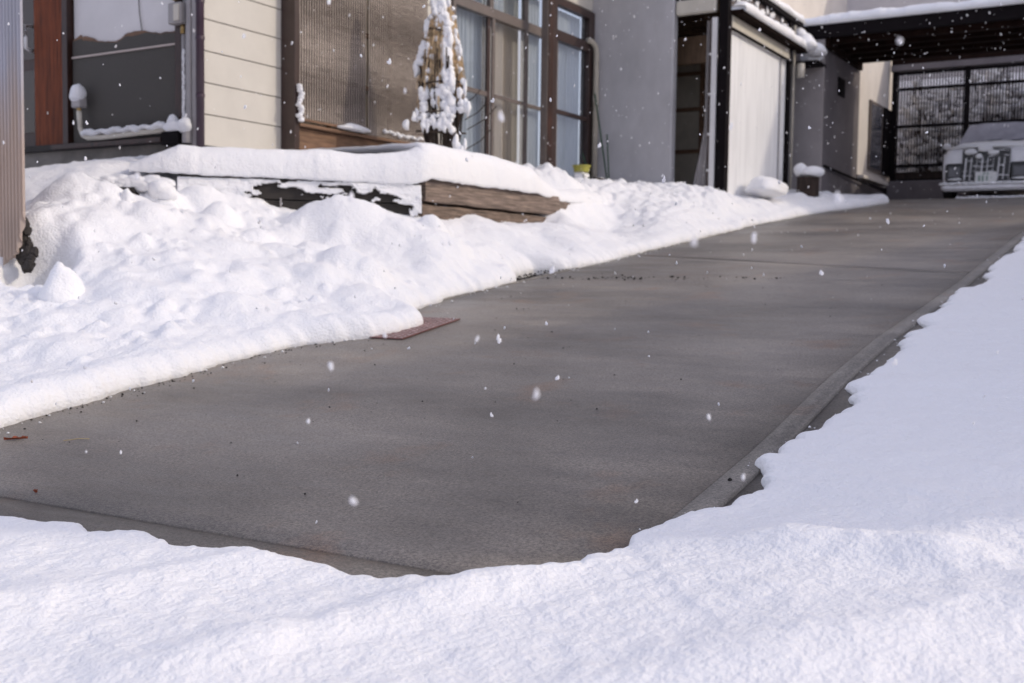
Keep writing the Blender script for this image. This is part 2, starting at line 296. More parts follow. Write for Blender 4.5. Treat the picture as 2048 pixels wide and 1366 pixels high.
# ------------------------------------------------------------------ snow on the left bank
def tps_fit(pts, vals, lam=.02):
    n = len(pts); d = np.linalg.norm(pts[:, None]-pts[None], axis=2); K = np.where(d > 0, d*d*np.log(d+1e-9), 0)+lam*np.eye(n)
    Pm = np.hstack([np.ones((n, 1)), pts]); A = np.zeros((n+3, n+3)); A[:n, :n] = K; A[:n, n:] = Pm; A[n:, :n] = Pm.T
    return np.linalg.solve(A, np.concatenate([vals, np.zeros(3)]))
def tps_eval(pts, w, q):
    out = np.zeros(len(q))
    for i, p in enumerate(pts):
        d = np.linalg.norm(q-p, axis=1); out += w[i]*d*d*np.log(d+1e-9)
    return out+w[-3]+q@w[-2:]
EDGE = np.array([(-4, 4.4), (0, 4.25), (2.0, 4.22), (2.84, 4.26), (3.28, 4.32), (3.8, 4.36), (4.24, 4.42), (4.6, 4.43), (4.88, 4.38), (5.1, 4.22), (5.24, 4.1), (5.35, 4.07), (5.5, 4.07), (5.66, 4.1), (5.8, 4.22), (5.92, 4.44), (6.05, 4.58), (6.3, 4.62), (6.6, 4.64), (6.8, 4.76), (7.2, 4.72), (7.6, 4.72), (7.9, 4.76), (8.05, 4.95), (8.6, 4.98), (8.75, 4.74), (9.3, 4.68), (10.03, 4.70), (11, 4.72), (12.98, 4.72), (14, 4.72), (15.64, 4.62), (16.4, 4.5), (17.07, 4.33), (17.9, 4.15), (18.45, 4.06), (18.62, 4.12), (18.72, 4.3), (18.8, 4.7), (18.86, 5.2), (18.9, 5.6), (19.4, 6.5)])
cp = []
for (x, y, d) in [(0, 750, 5.4), (0, 640, 6.3), (0, 548, 7.1), (60, 545, 7.15), (130, 600, 6.8), (90, 440, 7.6), (140, 385, 8.2), (300, 405, 8.3), (400, 445, 8.3), (540, 500, 8.3), (640, 490, 8.9), (660, 410, 9.2), (560, 440, 9.2),
                  (350, 422, 8.9), (760, 425, 9.6), (860, 450, 9.6), (1000, 448, 10.5), (1090, 446, 11.2), (1130, 425, 12.0), (1200, 392, 13.4), (1300, 384, 14.0), (1420, 388, 14.4), (1452, 396, 14.5), (1590, 392, 17.0), (1520, 398, 15.8), (1640, 388, 17.8), (1700, 392, 18.2),
                  (1300, 420, 13.0), (1400, 425, 13.4), (1500, 425, 14.6), (870, 565, 8.4), (700, 600, 7.3), (740, 530, 7.9), (600, 560, 7.5), (500, 610, 6.9), (300, 660, 6.2), (300, 590, 6.8), (420, 520, 7.5), (250, 480, 7.6), (900, 490, 9.1), (1000, 515, 9.6), (1200, 468, 11.3), (1100, 490, 10.6), (1300, 455, 12.2), (1450, 440, 13.5), (800, 480, 9.0)]:
    q = p_dep(x, y, d); cp.append(q)
L0c, P0c = np.array([6.52, 7.29]), np.array([8.06, 5.87])
cp += [tuple(p_dep(1140, 358, 12.7)), (11.3, 7.2, 1.12), (10.5, 6.5, 1.0), (9.5, 7.3, 1.02), (12.2, 6.0, .96), (8.8, 7.3, 1.0), tuple(p_dep(1215, 372, 13.7)), *[(*(L0c+(P0c-L0c)*t+np.array([-.09, -.08])), z) for t, z in ((.15, .60), (.35, .53), (.55, .49), (.75, .51), (.95, .49))], (10.7, 5.72, .54), (11.0, 5.72, .58), (11.4, 5.72, .64), (8.1, 5.80, .46), (8.6, 5.80, .47), (9.2, 5.8, .49), (9.8, 5.8, .50), (10.3, 5.8, .52), (6.9, 10.2, .92), (6.9, 9.2, .95), (6.9, 8.2, 1.0), (6.2, 8.2, .86), (6.4, 9.5, .86), (5.3, 9.5, .6), (4.5, 7.4, 0.05), (4.5, 9, .1), (3.0, 8.5, -.1), (2, 6, -.4), (0, 6, -.7), (-3, 6, -.9), (-3, 10, -.8), (1, 9, -.4), (8.5, 6.6, .9), (10, 6.9, 1.0), (13, 7.0, 1.15), (14, 6.4, 1.2), (16, 6.5, 1.2), (18, 6.5, 1.35)]
for s, v in EDGE:
    if -3 < s < 18.5: cp.append((s, v+.08, float(gz(s))+.11))
cp = np.array(cp); cw = tps_fit(cp[:, :2], cp[:, 2], .01)
def left_smooth(S, Vv):
    sh = np.shape(S); return tps_eval(cp[:, :2], cw, np.stack([np.ravel(S), np.ravel(Vv)], 1)).reshape(sh)
def hit_left(x, y, dmin=3.5):
    r = ray(x, y); D = np.arange(dmin, 19, .01); Pp = r[None, :3]*(D/r[3])[:, None]
    below = np.where(Pp[:, 2] < left_smooth(Pp[:, 0], Pp[:, 1]))[0]
    return (Pp[below[0]], D[below[0]]) if len(below) else (None, None)
LUMPS = []
for (x, y, rp, h) in [(150, 385, 70, .13), (90, 400, 30, .06), (330, 405, 45, .13), (440, 440, 42, .14), (520, 488, 40, .10), (255, 392, 14, .09), (215, 392, 40, .08), (60, 455, 45, .09), (110, 430, 30, .05), (200, 445, 55, .07), (160, 470, 40, .06), (390, 545, 24, .07), (300, 430, 50, .07), (470, 570, 60, .06), (500, 545, 40, .05),
                      (655, 395, 55, .16), (720, 425, 75, .10), (620, 430, 60, .07), (870, 462, 35, .11), (800, 455, 60, .07), (620, 510, 45, .07), (690, 520, 60, .09), (755, 550, 50, .08), (560, 590, 30, .04), (600, 640, 60, .05), (640, 560, 60, .06), (740, 600, 85, .07), (820, 590, 70, .05),
                      (900, 545, 70, .06), (1000, 528, 70, .05), (1060, 500, 80, .06), (960, 570, 55, .045), (1150, 490, 80, .05), (690, 650, 90, .08), (770, 640, 60, .06), (60, 560, 25, .05), (80, 470, 35, .06), (290, 615, 20, .035), (240, 560, 60, .04), (100, 640, 80, .03), (1210, 480, 50, .03), (500, 640, 60, .03), (350, 700, 90, .02)]:
    q, d = hit_left(x, y)
    if q is not None: LUMPS.append((q[0], q[1], rp*d/F*1.15, h))
lr = random.Random(3)
for k in range(140):
    s = lr.uniform(3.2, 9.0); v = lr.uniform(4.8, 7.3); r = lr.uniform(.05, .3); LUMPS.append((s, v, r, r*lr.uniform(.08, .3)*(1 if not (5.3 < v < 6 and s > 7.6) else .2)))
for k in range(1100):
    s = lr.uniform(3.3, 8.6); v = lr.uniform(4.75, 7.1)
    if fbm(np.array([s*1.6]), np.array([v*1.6]), 2, 44)[0] < -.08: continue
    if 5.3 < v < 6 and s > 7.6: continue
    r = lr.uniform(.025, .075); LUMPS.append((s, v, r, r*lr.uniform(.35, .7)))
for k in range(900):
    s = lr.uniform(10.6, 14.5); v = lr.uniform(5.15, 7.0)
    if s < 11.6 and v < 6.1: continue
    r = lr.uniform(.03, .1); LUMPS.append((s, v, r, r*lr.uniform(.3, .6)))
for k in range(120):
    s = lr.uniform(14.5, 18.5); v = lr.uniform(4.7, 5.4); r = lr.uniform(.05, .15); LUMPS.append((s, v, r, r*lr.uniform(.1, .3)))
cs = []; s = -4.0
while s < 19.2: cs.append(s); s += (.05 if s < 1 else (.02 if s < 10 else (.03 if s < 18.2 else .012)))
cs = np.array(cs); from_edge = np.interp(cs, EDGE[:, 0], EDGE[:, 1])
# smooth the polyline, then scallop it
k_ = np.hanning(9); k_ /= k_.sum(); from_edge = np.convolve(np.pad(from_edge, 4, 'edge'), k_, 'valid')
from_edge = from_edge+.035*fbm(cs*2.2, cs*0+3, 3, 11)+.03*(np.abs(fbm(cs*8, cs*0+8, 2, 12))-.2)+.008*fbm(cs*26, cs*0, 2, 14)
offs = np.concatenate([[-.5], np.array([0, .2, .4, .6, .8])*.0, []])
po = []; o_ = 0.0
prof_r = .16
ph = np.linspace(0, math.pi/2, 14); lat = (1-np.cos(ph)); hei = np.sin(ph)
rows = [(.03, -.12), (.012, 0.0)]+[(prof_r*l, None) for l in lat]
o_ = prof_r+.02
while o_ < 7.0: rows.append((o_, None)); o_ += .022 if o_ < 2.8 else (.05 if o_ < 4.5 else .15)
nR = len(rows); OFF = np.array([r[0] for r in rows]); S2 = np.repeat(cs[None], nR, 0); O2 = np.repeat(OFF[:, None], len(cs), 1); V2 = from_edge[None]+O2
Zs = left_smooth(S2, V2); G2 = gz(S2)
N1 = .030*fbm(S2*1.7, V2*1.7, 5, 20)+.030*fbm(S2*6, V2*6, 5, 30)+.010*np.abs(fbm(S2*20, V2*20, 3, 33))
Lm = np.zeros_like(Zs)
for (a, b, r, h) in LUMPS:
    m_ = np.abs(S2-a) < r
    if not m_.any(): continue
    c0 = np.where(m_[0])[0]; c0, c1 = c0[0], c0[-1]+1
    dd = ((S2[:, c0:c1]-a)**2+(V2[:, c0:c1]-b)**2)/(r*r); kk = np.clip(1-dd, 0, 1)**1.5*h
    Lm[:, c0:c1] = np.maximum(Lm[:, c0:c1], kk)*.75+.25*(Lm[:, c0:c1]+kk) if True else 0
q = np.clip(O2/prof_r, 0, 1); prof = np.sqrt(np.clip(1-(1-q)**2, 0, 1))
edge_t = .095+.05*fbm(S2*1.3, S2*0+5, 3, 40)+.03
soft = np.clip((O2-.02)/.35, 0, 1); soft = soft*soft*(3-2*soft)
# side of the bank: fine vertical flutes
flute = .022*fbm(S2*20, O2*2, 2, 50)*(1-np.clip((O2-.02)/.3, 0, 1))
Zt = (G2+edge_t)*(1-soft)+np.maximum(Zs, G2+.06)*soft+(N1+Lm)*np.clip(O2/.25, 0, 1)+flute
Z2 = (G2-.012)+(Zt-(G2-.012))*(.18+.82*prof)
Z2[0] = G2[0]-.12; Z2[1] = G2[1]-.01
# hollow beside the corrugated fence panel
hol = np.exp(-(((S2-4.58)/.13)**2+((V2-6.46)/.15)**2)*1.0); Z2 -= .70*np.clip(hol*1.8, 0, 1)
FL = V2-flute*1.2*(O2 < .3)
o = mkobj('snow_bank', np.stack([S2, FL, Z2], -1).reshape(-1, 3), gridfaces(nR, len(cs)), M['snow'], smooth=True); o.rotation_euler = (0, 0, ANG)
o['kind'] = 'stuff'
def left_z(s, v):
    j = int(np.argmin(np.abs(cs-s))); col_v = V2[:, j]; return float(np.interp(v, col_v, Z2[:, j]))
box_soil = MB().box(4.3, 5.0, 6.2, 7.2, -.6, -.20); setting(box_soil.build('soil', M['soil']))

# ------------------------------------------------------------------ foreground and right-hand snow
FE = [(-250, 985), (0, 1016), (60, 1024), (160, 1036), (178, 1048), (215, 1053), (250, 1048), (300, 1052), (335, 1070), (400, 1078), (430, 1080), (510, 1082), (560, 1102), (640, 1116), (700, 1130), (740, 1134), (760, 1140), (840, 1138), (900, 1147), (1000, 1147), (1050, 1138), (1120, 1124), (1145, 1122), (1170, 1100), (1250, 1075), (1262, 1058), (1310, 1040), (1330, 1028), (1385, 1012),
      (1462, 998), (1475, 978), (1520, 962), (1530, 938), (1512, 905), (1560, 886), (1600, 862), (1625, 856), (1640, 842), (1690, 800), (1705, 786), (1698, 760), (1740, 742), (1780, 712), (1812, 690), (1805, 672), (1850, 645), (1842, 630), (1885, 606), (1890, 592), (1925, 572), (1975, 560), (1980, 546), (1985, 520), (2030, 498), (2048, 476)]
pts = []
for x, y in FE:
    r = ray(x, y); t = (-1.04+.04)/(r[2]-.122*r[0]); pts.append(r[:2]*t)
pts += [(11.6, 1.30), (12.6, 1.18), (14, 1.05), (16, .9), (18, .8), (19.5, .7), (24, .5)]
pts = np.array(pts)
pts = np.vstack([[-3.5, 9.5], pts[0]+np.array([-.3, 1.0])*2.5, pts])
seg = np.concatenate([[0], np.cumsum(np.linalg.norm(np.diff(pts, axis=0), axis=1))])
T = []; t = 0
while t < seg[-1]: T.append(t); p_s = np.interp(t, seg, pts[:, 0]); t += .012 if p_s < 8 else .03
T = np.array(T); ES = np.interp(T, seg, pts[:, 0]); EV = np.interp(T, seg, pts[:, 1])
kk = np.hanning(5); kk /= kk.sum(); ES = np.convolve(np.pad(ES, 2, 'edge'), kk, 'valid'); EV = np.convolve(np.pad(EV, 2, 'edge'), kk, 'valid')
# outward direction: towards the street at the left end, towards -v along the right side
wx, wy = ES*U[0]+EV*V[0], ES*U[1]+EV*V[1]
ang = np.interp(wx, [-3, -1.0, .3, .9, 1.6, 3], [-100, -92, -85, -62, -33, -31.2]); ang = np.convolve(np.pad(ang, 20, 'edge'), np.ones(41)/41, 'valid')
DX, DY = np.cos(np.radians(ang)), np.sin(np.radians(ang)); DS = DX*U[0]+DY*U[1]; DV = DX*V[0]+DY*V[1]
ragged = (.05*fbm(T*6, T*0+2, 3, 60)+.045*fbm(T*17, T*0+6, 3, 62))*np.interp(ES, [2.8, 3.4], [.45, 1])+.006*fbm(T*70, T*0, 2, 61); ES = ES-DS*ragged; EV = EV-DV*ragged
pr = .06; ph = np.linspace(0, math.pi/2, 9); rows = [.035, .01]+list(pr*(1-np.cos(ph))); o_ = pr+.01
while o_ < 14: rows.append(o_); o_ += .012 if o_ < 1.6 else (.03 if o_ < 3 else (.1 if o_ < 6 else .5))
rows = np.array(rows); nR = len(rows); O3 = np.repeat(rows[:, None], len(T), 1); S3 = ES[None]+DS[None]*O3; V3 = EV[None]+DV[None]*O3
G3 = gz(np.maximum(S3, -3)); q = np.clip(O3/pr, 0, 1); prof = np.sqrt(np.clip(1-(1-q)**2, 0, 1))
X3 = S3*U[0]+V3*V[0]; Y3 = S3*U[1]+V3*V[1]
bodyT = .040+.065*np.clip(O3/.8, 0, 1)+.05*np.clip(O3/3, 0, 1)
def ridge(x0, y0, x1, y1, w, h):
    d = np.array([x1-x0, y1-y0]); L = np.linalg.norm(d); d /= L; a = (X3-x0)*d[0]+(Y3-y0)*d[1]; b = -(X3-x0)*d[1]+(Y3-y0)*d[0]
    e = np.clip(a/L, 0, 1); ed = np.minimum(e, 1-e)*4; return h*np.exp(-(b/w)**2)*np.clip(ed, 0, 1)*(np.clip(a, 0, L) == a)
NN = .022*fbm(X3*1.5+2, Y3*1.5, 4, 70)+.010*fbm(X3*7, Y3*7, 4, 80)+.0035*fbm(X3*40, Y3*40, 3, 90)
near = np.clip((3.2-Y3)/.8, 0, 1); NN += near*.006*fbm(X3*22, Y3*22, 3, 95)
NN += ridge(-.75, 1.9, .3, 2.75, .10, .045)+ridge(-1.4, 2.1, -.4, 2.95, .12, .035)+ridge(.55, 2.75, 1.1, 2.35, .09, .042)+ridge(.1, 1.8, 1.4, 2.25, .14, .032)
Z3 = (G3-.004)+(bodyT+NN*np.clip(O3/.12, 0, 1)+.004*fbm(T*30, T*0, 2, 97)[None]*(O3 < .1))*(.15+.85*prof); Z3[0] = G3[0]-.1; Z3[1] = G3[1]-.01
o = mkobj('snow_field', np.stack([S3, V3, Z3], -1).reshape(-1, 3), gridfaces(nR, len(T)), M['snow'], smooth=True); o.rotation_euler = (0, 0, ANG); o['kind'] = 'stuff'

# ------------------------------------------------------------------ snow clods
def clod(x, y, rp, label, seed, zr=1.0, squash=(1, 1)):
    q, d = hit_left(x, y+rp*.5); r = 1.25*rp*d/F; z = left_z(q[0], q[1])
    mb = MB().blob((q[0], q[1], z+r*.35), (r*squash[0], r*squash[1], r*zr), .14, seed, 3); zc = z+r*.2; mb.v = [(q[0]+(a-q[0])*(1-.42*np.clip((c-zc)/(r*zr), -.6, 1)), q[1]+(b-q[1])*(1-.42*np.clip((c-zc)/(r*zr), -.6, 1)), c) for a, b, c in mb.v]
    solo(mb, 'snow_clod', M['snow'], label, 'snow clod', (q[0], q[1], z), smooth=True, group='clods of snow on the snow bank')
clod(127, 578, 34, 'large upright lump of snow like a rounded pyramid on the left snow bank', 1, 1.25)
clod(255, 395, 12, 'small round snow clod on the pile, in front of the dark gap', 2, 1.3)
def rightclod(s, v, z, r, label, seed):
    solo(MB().blob((s, v, z), r, .12, seed, 3, .6), 'snow_clod', M['snow'], label, 'snow clod', (s, v, z-.1), smooth=True, group='clods of snow on the snow bank')
rightclod(15.5, 5.13, 1.24, (.45, .28, .17), 'long mound of snow leaning against the white corrugated shed wall', 7)

# ------------------------------------------------------------------ terrace retaining wall with its snow
ter = thing('retaining_wall', 'low planter wall of weathered timber sleepers under thick snow, before the house', 'retaining wall', (8.1, 5.86, .2))
for (s0, s1, z0, z1, m, dv) in [(8.12, 10.62, .625, .845, 'timber', 0), (8.09, 10.45, .39, .612, 'timber2', .012), (10.66, 11.9, .60, .81, 'timber', .03), (10.50, 11.9, .38, .59, 'timber2', .03)]:
    mb = MB(); n = 26
    # a sleeper with a slightly wavy, worn face
    P = []; Fc = []
    for i in range(n+1):
        s = s0+(s1-s0)*i/n; w = .006*math.sin(i*1.7+z0*9)+.004*math.sin(i*.6+s0)
        for (vv, zz) in ((5.86+dv+w, z0+.012), (5.852+dv+w, z0+.03), (5.85+dv+w*1.6, (z0+z1)/2), (5.852+dv+w, z1-.03), (5.868+dv+w, z1-.004), (6.05, z1), (6.05, z0)): P.append((s, vv, zz+.004*math.sin(i*.9+s0)))
    k7 = 7
    for i in range(n):
        for j in range(k7): Fc.append((i*k7+j, i*k7+(j+1) % k7, (i+1)*k7+(j+1) % k7, (i+1)*k7+j))
    Fc += [tuple(range(k7)), tuple(n*k7+j for j in range(k7))[::-1]]
    mb.add(P, Fc); mb.build('sleeper', M[m], ter)
# end timber set across (skewed front of the terrace) and its dark boards
L0 = np.array([6.52, 7.29]); P0 = np.array([8.06, 5.87]); dq = (P0-L0)/np.linalg.norm(P0-L0); nq = np.array([-dq[1], dq[0]]); nq = nq if nq@np.array([-1, -1]) > 0 else -nq
def skew(name, m, a, b, off0, off1, z0, z1, root):
    A = L0+dq*a; B = L0+dq*b; c = [A+nq*off0, B+nq*off0, B+nq*off1, A+nq*off1]
    P = [(p[0], p[1], z) for z in (z0, z1) for p in c]; mb = MB().add(P, [(0, 1, 2, 3), (4, 7, 6, 5), (0, 4, 5, 1), (1, 5, 6, 2), (2, 6, 7, 3), (3, 7, 4, 0)]); return mb.build(name, m, root)
LQ = float(np.linalg.norm(P0-L0))
skew('board', M['interior'], 0.02, LQ-.02, -.10, 0, .25, .60, ter); skew('board', M['interior'], .02, LQ-.02, -.10, .012, .61, .79, ter)
MB().tube([(*(L0+dq*.86+nq*.02), .45), (*(L0+dq*.86+nq*.02), .62)], .008).build('peg', M['grey'], ter)
# black box left of it, standing in for a dark gap in the snow
dk = MB(); A1 = p_dep(222, 400, 8.75); B1 = p_dep(312, 400, 8.75)
dk.box(0, 1, 0, 1, 0, 1)
lenb = math.hypot(B1[0]-A1[0], B1[1]-A1[1]); ux, uy = (B1[0]-A1[0])/lenb, (B1[1]-A1[1])/lenb
dk.v = [(A1[0]-.1*ux+a*(lenb+.05)*ux-b*.12*uy*-1, A1[1]-.1*uy+a*(lenb+.05)*uy+b*.12*ux*-1+.12, .36+c*.27) for (a, b, c) in dk.v]
solo(dk, 'dark_gap_box', M['interior'], 'short black box standing in for a dark gap in the snow at the top of the left pile', 'timber', (A1[0], A1[1], .4))
cap = MB(); rq = random.Random(8)
for k in range(46):
    t = k/45; a_ = -.12+t*(lenb+.22); cap.blob((A1[0]+a_*ux, A1[1]+a_*uy+.10, .66+.015*math.sin(k*.7)), (.09, .15, .055*rq.uniform(.8, 1.2)), .12, k, 2)
for k in range(10): cap.blob((A1[0]+(lenb+.05)*ux+rq.uniform(-.03, .1), A1[1]+(lenb+.05)*uy+rq.uniform(-.06, .1), .35+.03*k), (.09, .11, .08), .12, 90+k, 2)
solo(cap, 'gap_snow', M['snow'], None, None, (A1[0], A1[1], .5), smooth=True, kind='stuff')
q5 = p_dep(50, 500, 7.27); bs = MB()  # black blobs stand in for the darkness inside the hollow
for k in range(40): tk = rq.random(); bs.blob((q5[0]+rq.uniform(0, .04), q5[1]+rq.uniform(-.02, .12)+.03*tk-.045*(1-tk), q5[2]-.12+.30*tk), (.03, .045-.025*tk, .04), .2, k, 2)
solo(bs, 'dark_gap', M['interior'], 'black blobs standing in for the darkness of the gap beside the foot of the corrugated fence', 'soil', tuple(q5))
# slab of snow on the terrace: rounded thick edge that follows the skewed wall and then the sleepers
CT = [tuple(L0+dq*(-.40)+nq*.0), tuple(L0+dq*.02+nq*.07), tuple(L0+dq*.5+nq*.07), tuple(L0+dq*1.1+nq*.07), tuple(L0+dq*1.6+nq*.07), tuple(P0+nq*.06+dq*.02), (8.12, 5.80), (8.5, 5.80), (9.2, 5.81), (10.1, 5.80), (10.35, 5.84), (10.7, 5.86), (11.3, 5.86), (12.2, 5.9)]
CT = np.array(CT); sg = np.concatenate([[0], np.cumsum(np.linalg.norm(np.diff(CT, axis=0), axis=1))]); TT = np.arange(0, sg[-1], .015)
CS, CV = np.interp(TT, sg, CT[:, 0]), np.interp(TT, sg, CT[:, 1]); kk = np.hanning(15); kk /= kk.sum()
CS = np.convolve(np.pad(CS, 7, 'edge'), kk, 'valid'); CV = np.convolve(np.pad(CV, 7, 'edge'), kk, 'valid')
tps_t = np.interp(TT, [0, .42, sg[5]-.4, sg[5]-.05, sg[5]+.3, sg[8], sg[9], sg[9]+.25, sg[10]+.4, sg[-1]], [.08, .24, .27, .32, .34, .34, .29, .20, .16, .2])    # thickness along the edge
bz = np.interp(TT, [0, sg[5]-.1, sg[5]+.1, sg[9], sg[10]+.3, sg[-1]], [.80, .775, .835, .84, .80, .80])
rr_ = .17; ph = np.linspace(-.35, math.pi/2, 16); rw = [(.14, -.0)]+[(rr_*(1-math.cos(a)), math.sin(a)) for a in ph]; oo = rr_+.03
rws = [(r[0], r[1]) for r in rw]
while oo < 2.4: rws.append((oo, 1)); oo += .035
ndir = np.stack([np.interp(TT, sg, [-nq[0]]*2+[-nq[0]]*3+[-nq[0]*.7]+[0]*8), np.interp(TT, sg, [-nq[1]]*5+[.7]+[1]*8)], 1)
ndir /= np.linalg.norm(ndir, axis=1)[:, None]
A_ = []
for (of, hh) in rws:
    sS = CS+ndir[:, 0]*of; vV = CV+ndir[:, 1]*of
    zz = bz+tps_t*(.15+.85*max(hh, -.2)) if hh < 1 else bz+tps_t
    amp = 1 if hh > .3 else .2
    zz = zz+amp*(.03*fbm(sS*2.3, vV*2.3, 4, 110)+.006*fbm(sS*12, vV*12, 3, 111))
    if of > .15: zz = zz+.09*np.clip((of-.15)/1.0, 0, 1)*0
    fl = (.006*fbm(TT*24, TT*0+of*3, 2, 112)*(fbm(TT*3, TT*0, 2, 119)+.4)+.035*fbm(TT*2.5, TT*0, 3, 118))*(of < .12); sS = sS-ndir[:, 0]*fl; vV = vV-ndir[:, 1]*fl
    rg = .012*fbm(TT*16, TT*0, 3, 113)*(hh <= -.2); A_.append(np.stack([sS, vV, zz+rg], 1))
A_ = np.array(A_); o = mkobj('terrace_snow', A_.reshape(-1, 3), gridfaces(len(rws), len(TT)), M['snow'], smooth=True); o.rotation_euler = (0, 0, ANG); o['kind'] = 'stuff'
# plastered snow clinging to the dark boards below the slab, ragged at its lower edge
nc, nr_ = 400, 64; P = []; ok = np.zeros((nr_, nc), bool)
for j in range(nr_):
    for i in range(nc):
        a = LQ*i/(nc-1); z = .77-.36*j/(nr_-1); low = .70+.04*math.sin(a*2.1+.7)-.35*math.exp(-((a-.33)/.26)**2)-.25*math.exp(-((a-(LQ+.02))/.14)**2)-.3*math.exp(-((a-.02)/.3)**2)
        nz = float(fbm(np.array([a*9.0]), np.array([z*26.0]), 4, 120)[0])
        ok[j, i] = z > low+.20*nz
        pt = L0+dq*a+nq*(.025+.03*max(0, nz+.25)+.02*min(1, j/14)); P.append((pt[0], pt[1], z))
ok = ok & ~np.array([[((LQ*i/(nc-1)-(LQ-.33))/.07)**2+((.77-.36*j/(nr_-1)-.56)/.07)**2 < 1 for i in range(nc)] for j in range(nr_)])
fs = [(j*nc+i, j*nc+i+1, (j+1)*nc+i+1, (j+1)*nc+i) for j in range(nr_-1) for i in range(nc-1) if ok[j, i] and ok[j+1, i+1]]
o = mkobj('clinging_snow', P, fs, M['snow'], smooth=True); o.rotation_euler = (0, 0, ANG); o['kind'] = 'stuff'
md = o.modifiers.new('thick', 'SOLIDIFY'); md.thickness = .02; md.offset = 0

# ------------------------------------------------------------------ the house
FV = 7.5; S0, S1, SG = 7.018, 10.91, 14.55; ZT = 4.7
house = thing('house', 'cream sided house with a bamboo-blinded window, tall glazed doors and a recessed entry', 'house', (10, 7.5, 1.0))
box('core', M['backing'], house, S0, 10.88, FV+.03, FV+.16, .5, ZT, 0)
z = 1.10; 
while z < ZT-.05:
    z1 = min(z+.273, ZT); MB().box(S0, 10.885, FV, FV+.028, z, z1, .006).build('siding_board', M['siding'], house); z += .28
z = 3.83
while z < ZT-.05:
    z1 = min(z+.273, ZT); MB().box(10.93, SG, FV, FV+.028, z, z1, .006).build('siding_board', M['siding'], house); z += .28
box('core', M['backing'], house, 10.92, SG, FV+.03, FV+.16, 3.80, ZT, 0)
box('water_table', M['found'], house, S0, SG, FV-.012, FV+.1, .5, 1.085, .004)
box('corner_board', M['grey'], house, 6.97, 7.015, FV-.006, FV+.10, 1.0, ZT)
box('corner_board', M['darkwood'], house, 7.0, 7.05, FV+.27, FV+.35, 1.15, ZT)
box('corner_wall', M['stucco'], house, 7.02, 7.06, FV+.102, FV+.268, 1.15, ZT)
# entry side wall at s = 7.05 (recessed porch wall, faces the street)
box('foundation', M['found'], house, 7.03, 7.3, FV+.03, 11.5, .4, 1.14, .004)
box('sill_beam', M['darkwood'], house, 6.94, 7.3, 7.98, 9.55, 1.145, 1.19)
box('porch_wall', M['white_stucco'], house, 7.07, 7.25, FV+.16, 9.34, 1.19, ZT, 0)
# pebble-dash panel with a broken top edge
n = 60; P = []; 
for i in range(n+1):
    v = 7.86+(9.34-7.86)*i/n; zt = 2.16+.02*math.sin(v*7)+.03*float(fbm(np.array([v*7]), np.array([0.]), 4, 130)[0])+(.03 if v > 9.2 else 0)
    P += [(7.05, v, 1.19), (7.05, v, zt), (7.07, v, zt+.004)]
fs = []
for i in range(n): a = i*3; fs += [(a, a+1, a+4, a+3), (a+1, a+2, a+5, a+4)]
MB().add(P, fs).build('pebble_panel', M['pebble'], house)
fs2 = MB(); 
for i in range(n):
    v = 7.86+(9.34-7.86)*i/n; zt = P[i*3+1][2]; e = .012+.03*max(0, math.sin(v*9+1))
    fs2.box(7.055, 7.0655, v, v+(9.34-7.86)/n, zt-.01, zt+e)
fs2.build('bare_plaster', M['wood'], house)
MB().box(7.036, 7.049, 7.87, 9.34, 2.025, 2.043).build('trim_strip', M['trim'], house)
MB().tube([(7.06, 8.40, 2.5), (7.055, 8.38, 2.36), (7.055, 8.35, 2.2)], .004).build('cable', M['rope'], house)
box('sill', M['interior'], house, 6.97, 7.07, 7.9, 11.2, 1.14, 1.20, .004)
dr = box('door', M['redwood'], house, 7.08, 7.12, 9.52, 9.98, 1.21, 3.4)
box('jamb', M['darkwood'], house, 7.0, 7.15, 9.36, 9.44, 1.19, 3.5); box('jamb', M['redwood'], house, 7.02, 7.15, 9.45, 9.51, 1.19, 3.5)
dd = box('door', M['darkwood'], house, 7.13, 7.17, 9.98, 11.0, 1.21, 3.4)
for k, (z0, z1) in enumerate([(1.36, 1.98), (2.1, 3.2)]):
    w = MB().box(7.115, 7.128, 10.03, 10.9, z0, z1).build('pane', M['glass_t'], dd)
MB().tube([(7.11, 10.07, 2.18), (7.05, 10.07, 2.2), (7.04, 10.06, 2.3), (7.05, 10.07, 2.42), (7.11, 10.07, 2.43)], .018).build('handle', M['white'], dd, smooth=True)
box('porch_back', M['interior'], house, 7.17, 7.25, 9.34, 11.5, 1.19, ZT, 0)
# foundation joint and stain are geometry: a thin groove strip
MB().box(7.024, 7.029, 7.985, 7.995, .9, 1.135).build('joint', M['interior'], house)
# grey rendered wall beyond the windows
box('plaster_wall', M['stucco'], house, SG, SG+.16, 6.22, FV+.2, .6, ZT, .02)
# roof: eave, fascia; above the frame but it shades the wall as in the picture
MB().box(6.2, 14.9, FV-.62, 12, ZT+.05, ZT+.17).build('roof', M['roof'], house); MB().box(6.2, 14.9, FV-.66, FV-.62, ZT, ZT+.19).build('fascia', M['brown'], house)
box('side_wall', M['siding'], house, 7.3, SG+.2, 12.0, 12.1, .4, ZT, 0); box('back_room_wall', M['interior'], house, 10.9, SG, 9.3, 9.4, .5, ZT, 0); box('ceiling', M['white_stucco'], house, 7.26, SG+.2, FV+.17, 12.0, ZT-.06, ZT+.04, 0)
box('room_floor', M['wood'], house, 7.26, SG+.2, FV+.17, 12.0, 1.15, 1.25, 0)
solo(MB().box(6.15, 14.95, FV-.66, 12.1, ZT+.175, ZT+.42, .06), 'roof_snow', M['snow_far'], None, None, (10, 9, ZT), kind='stuff')

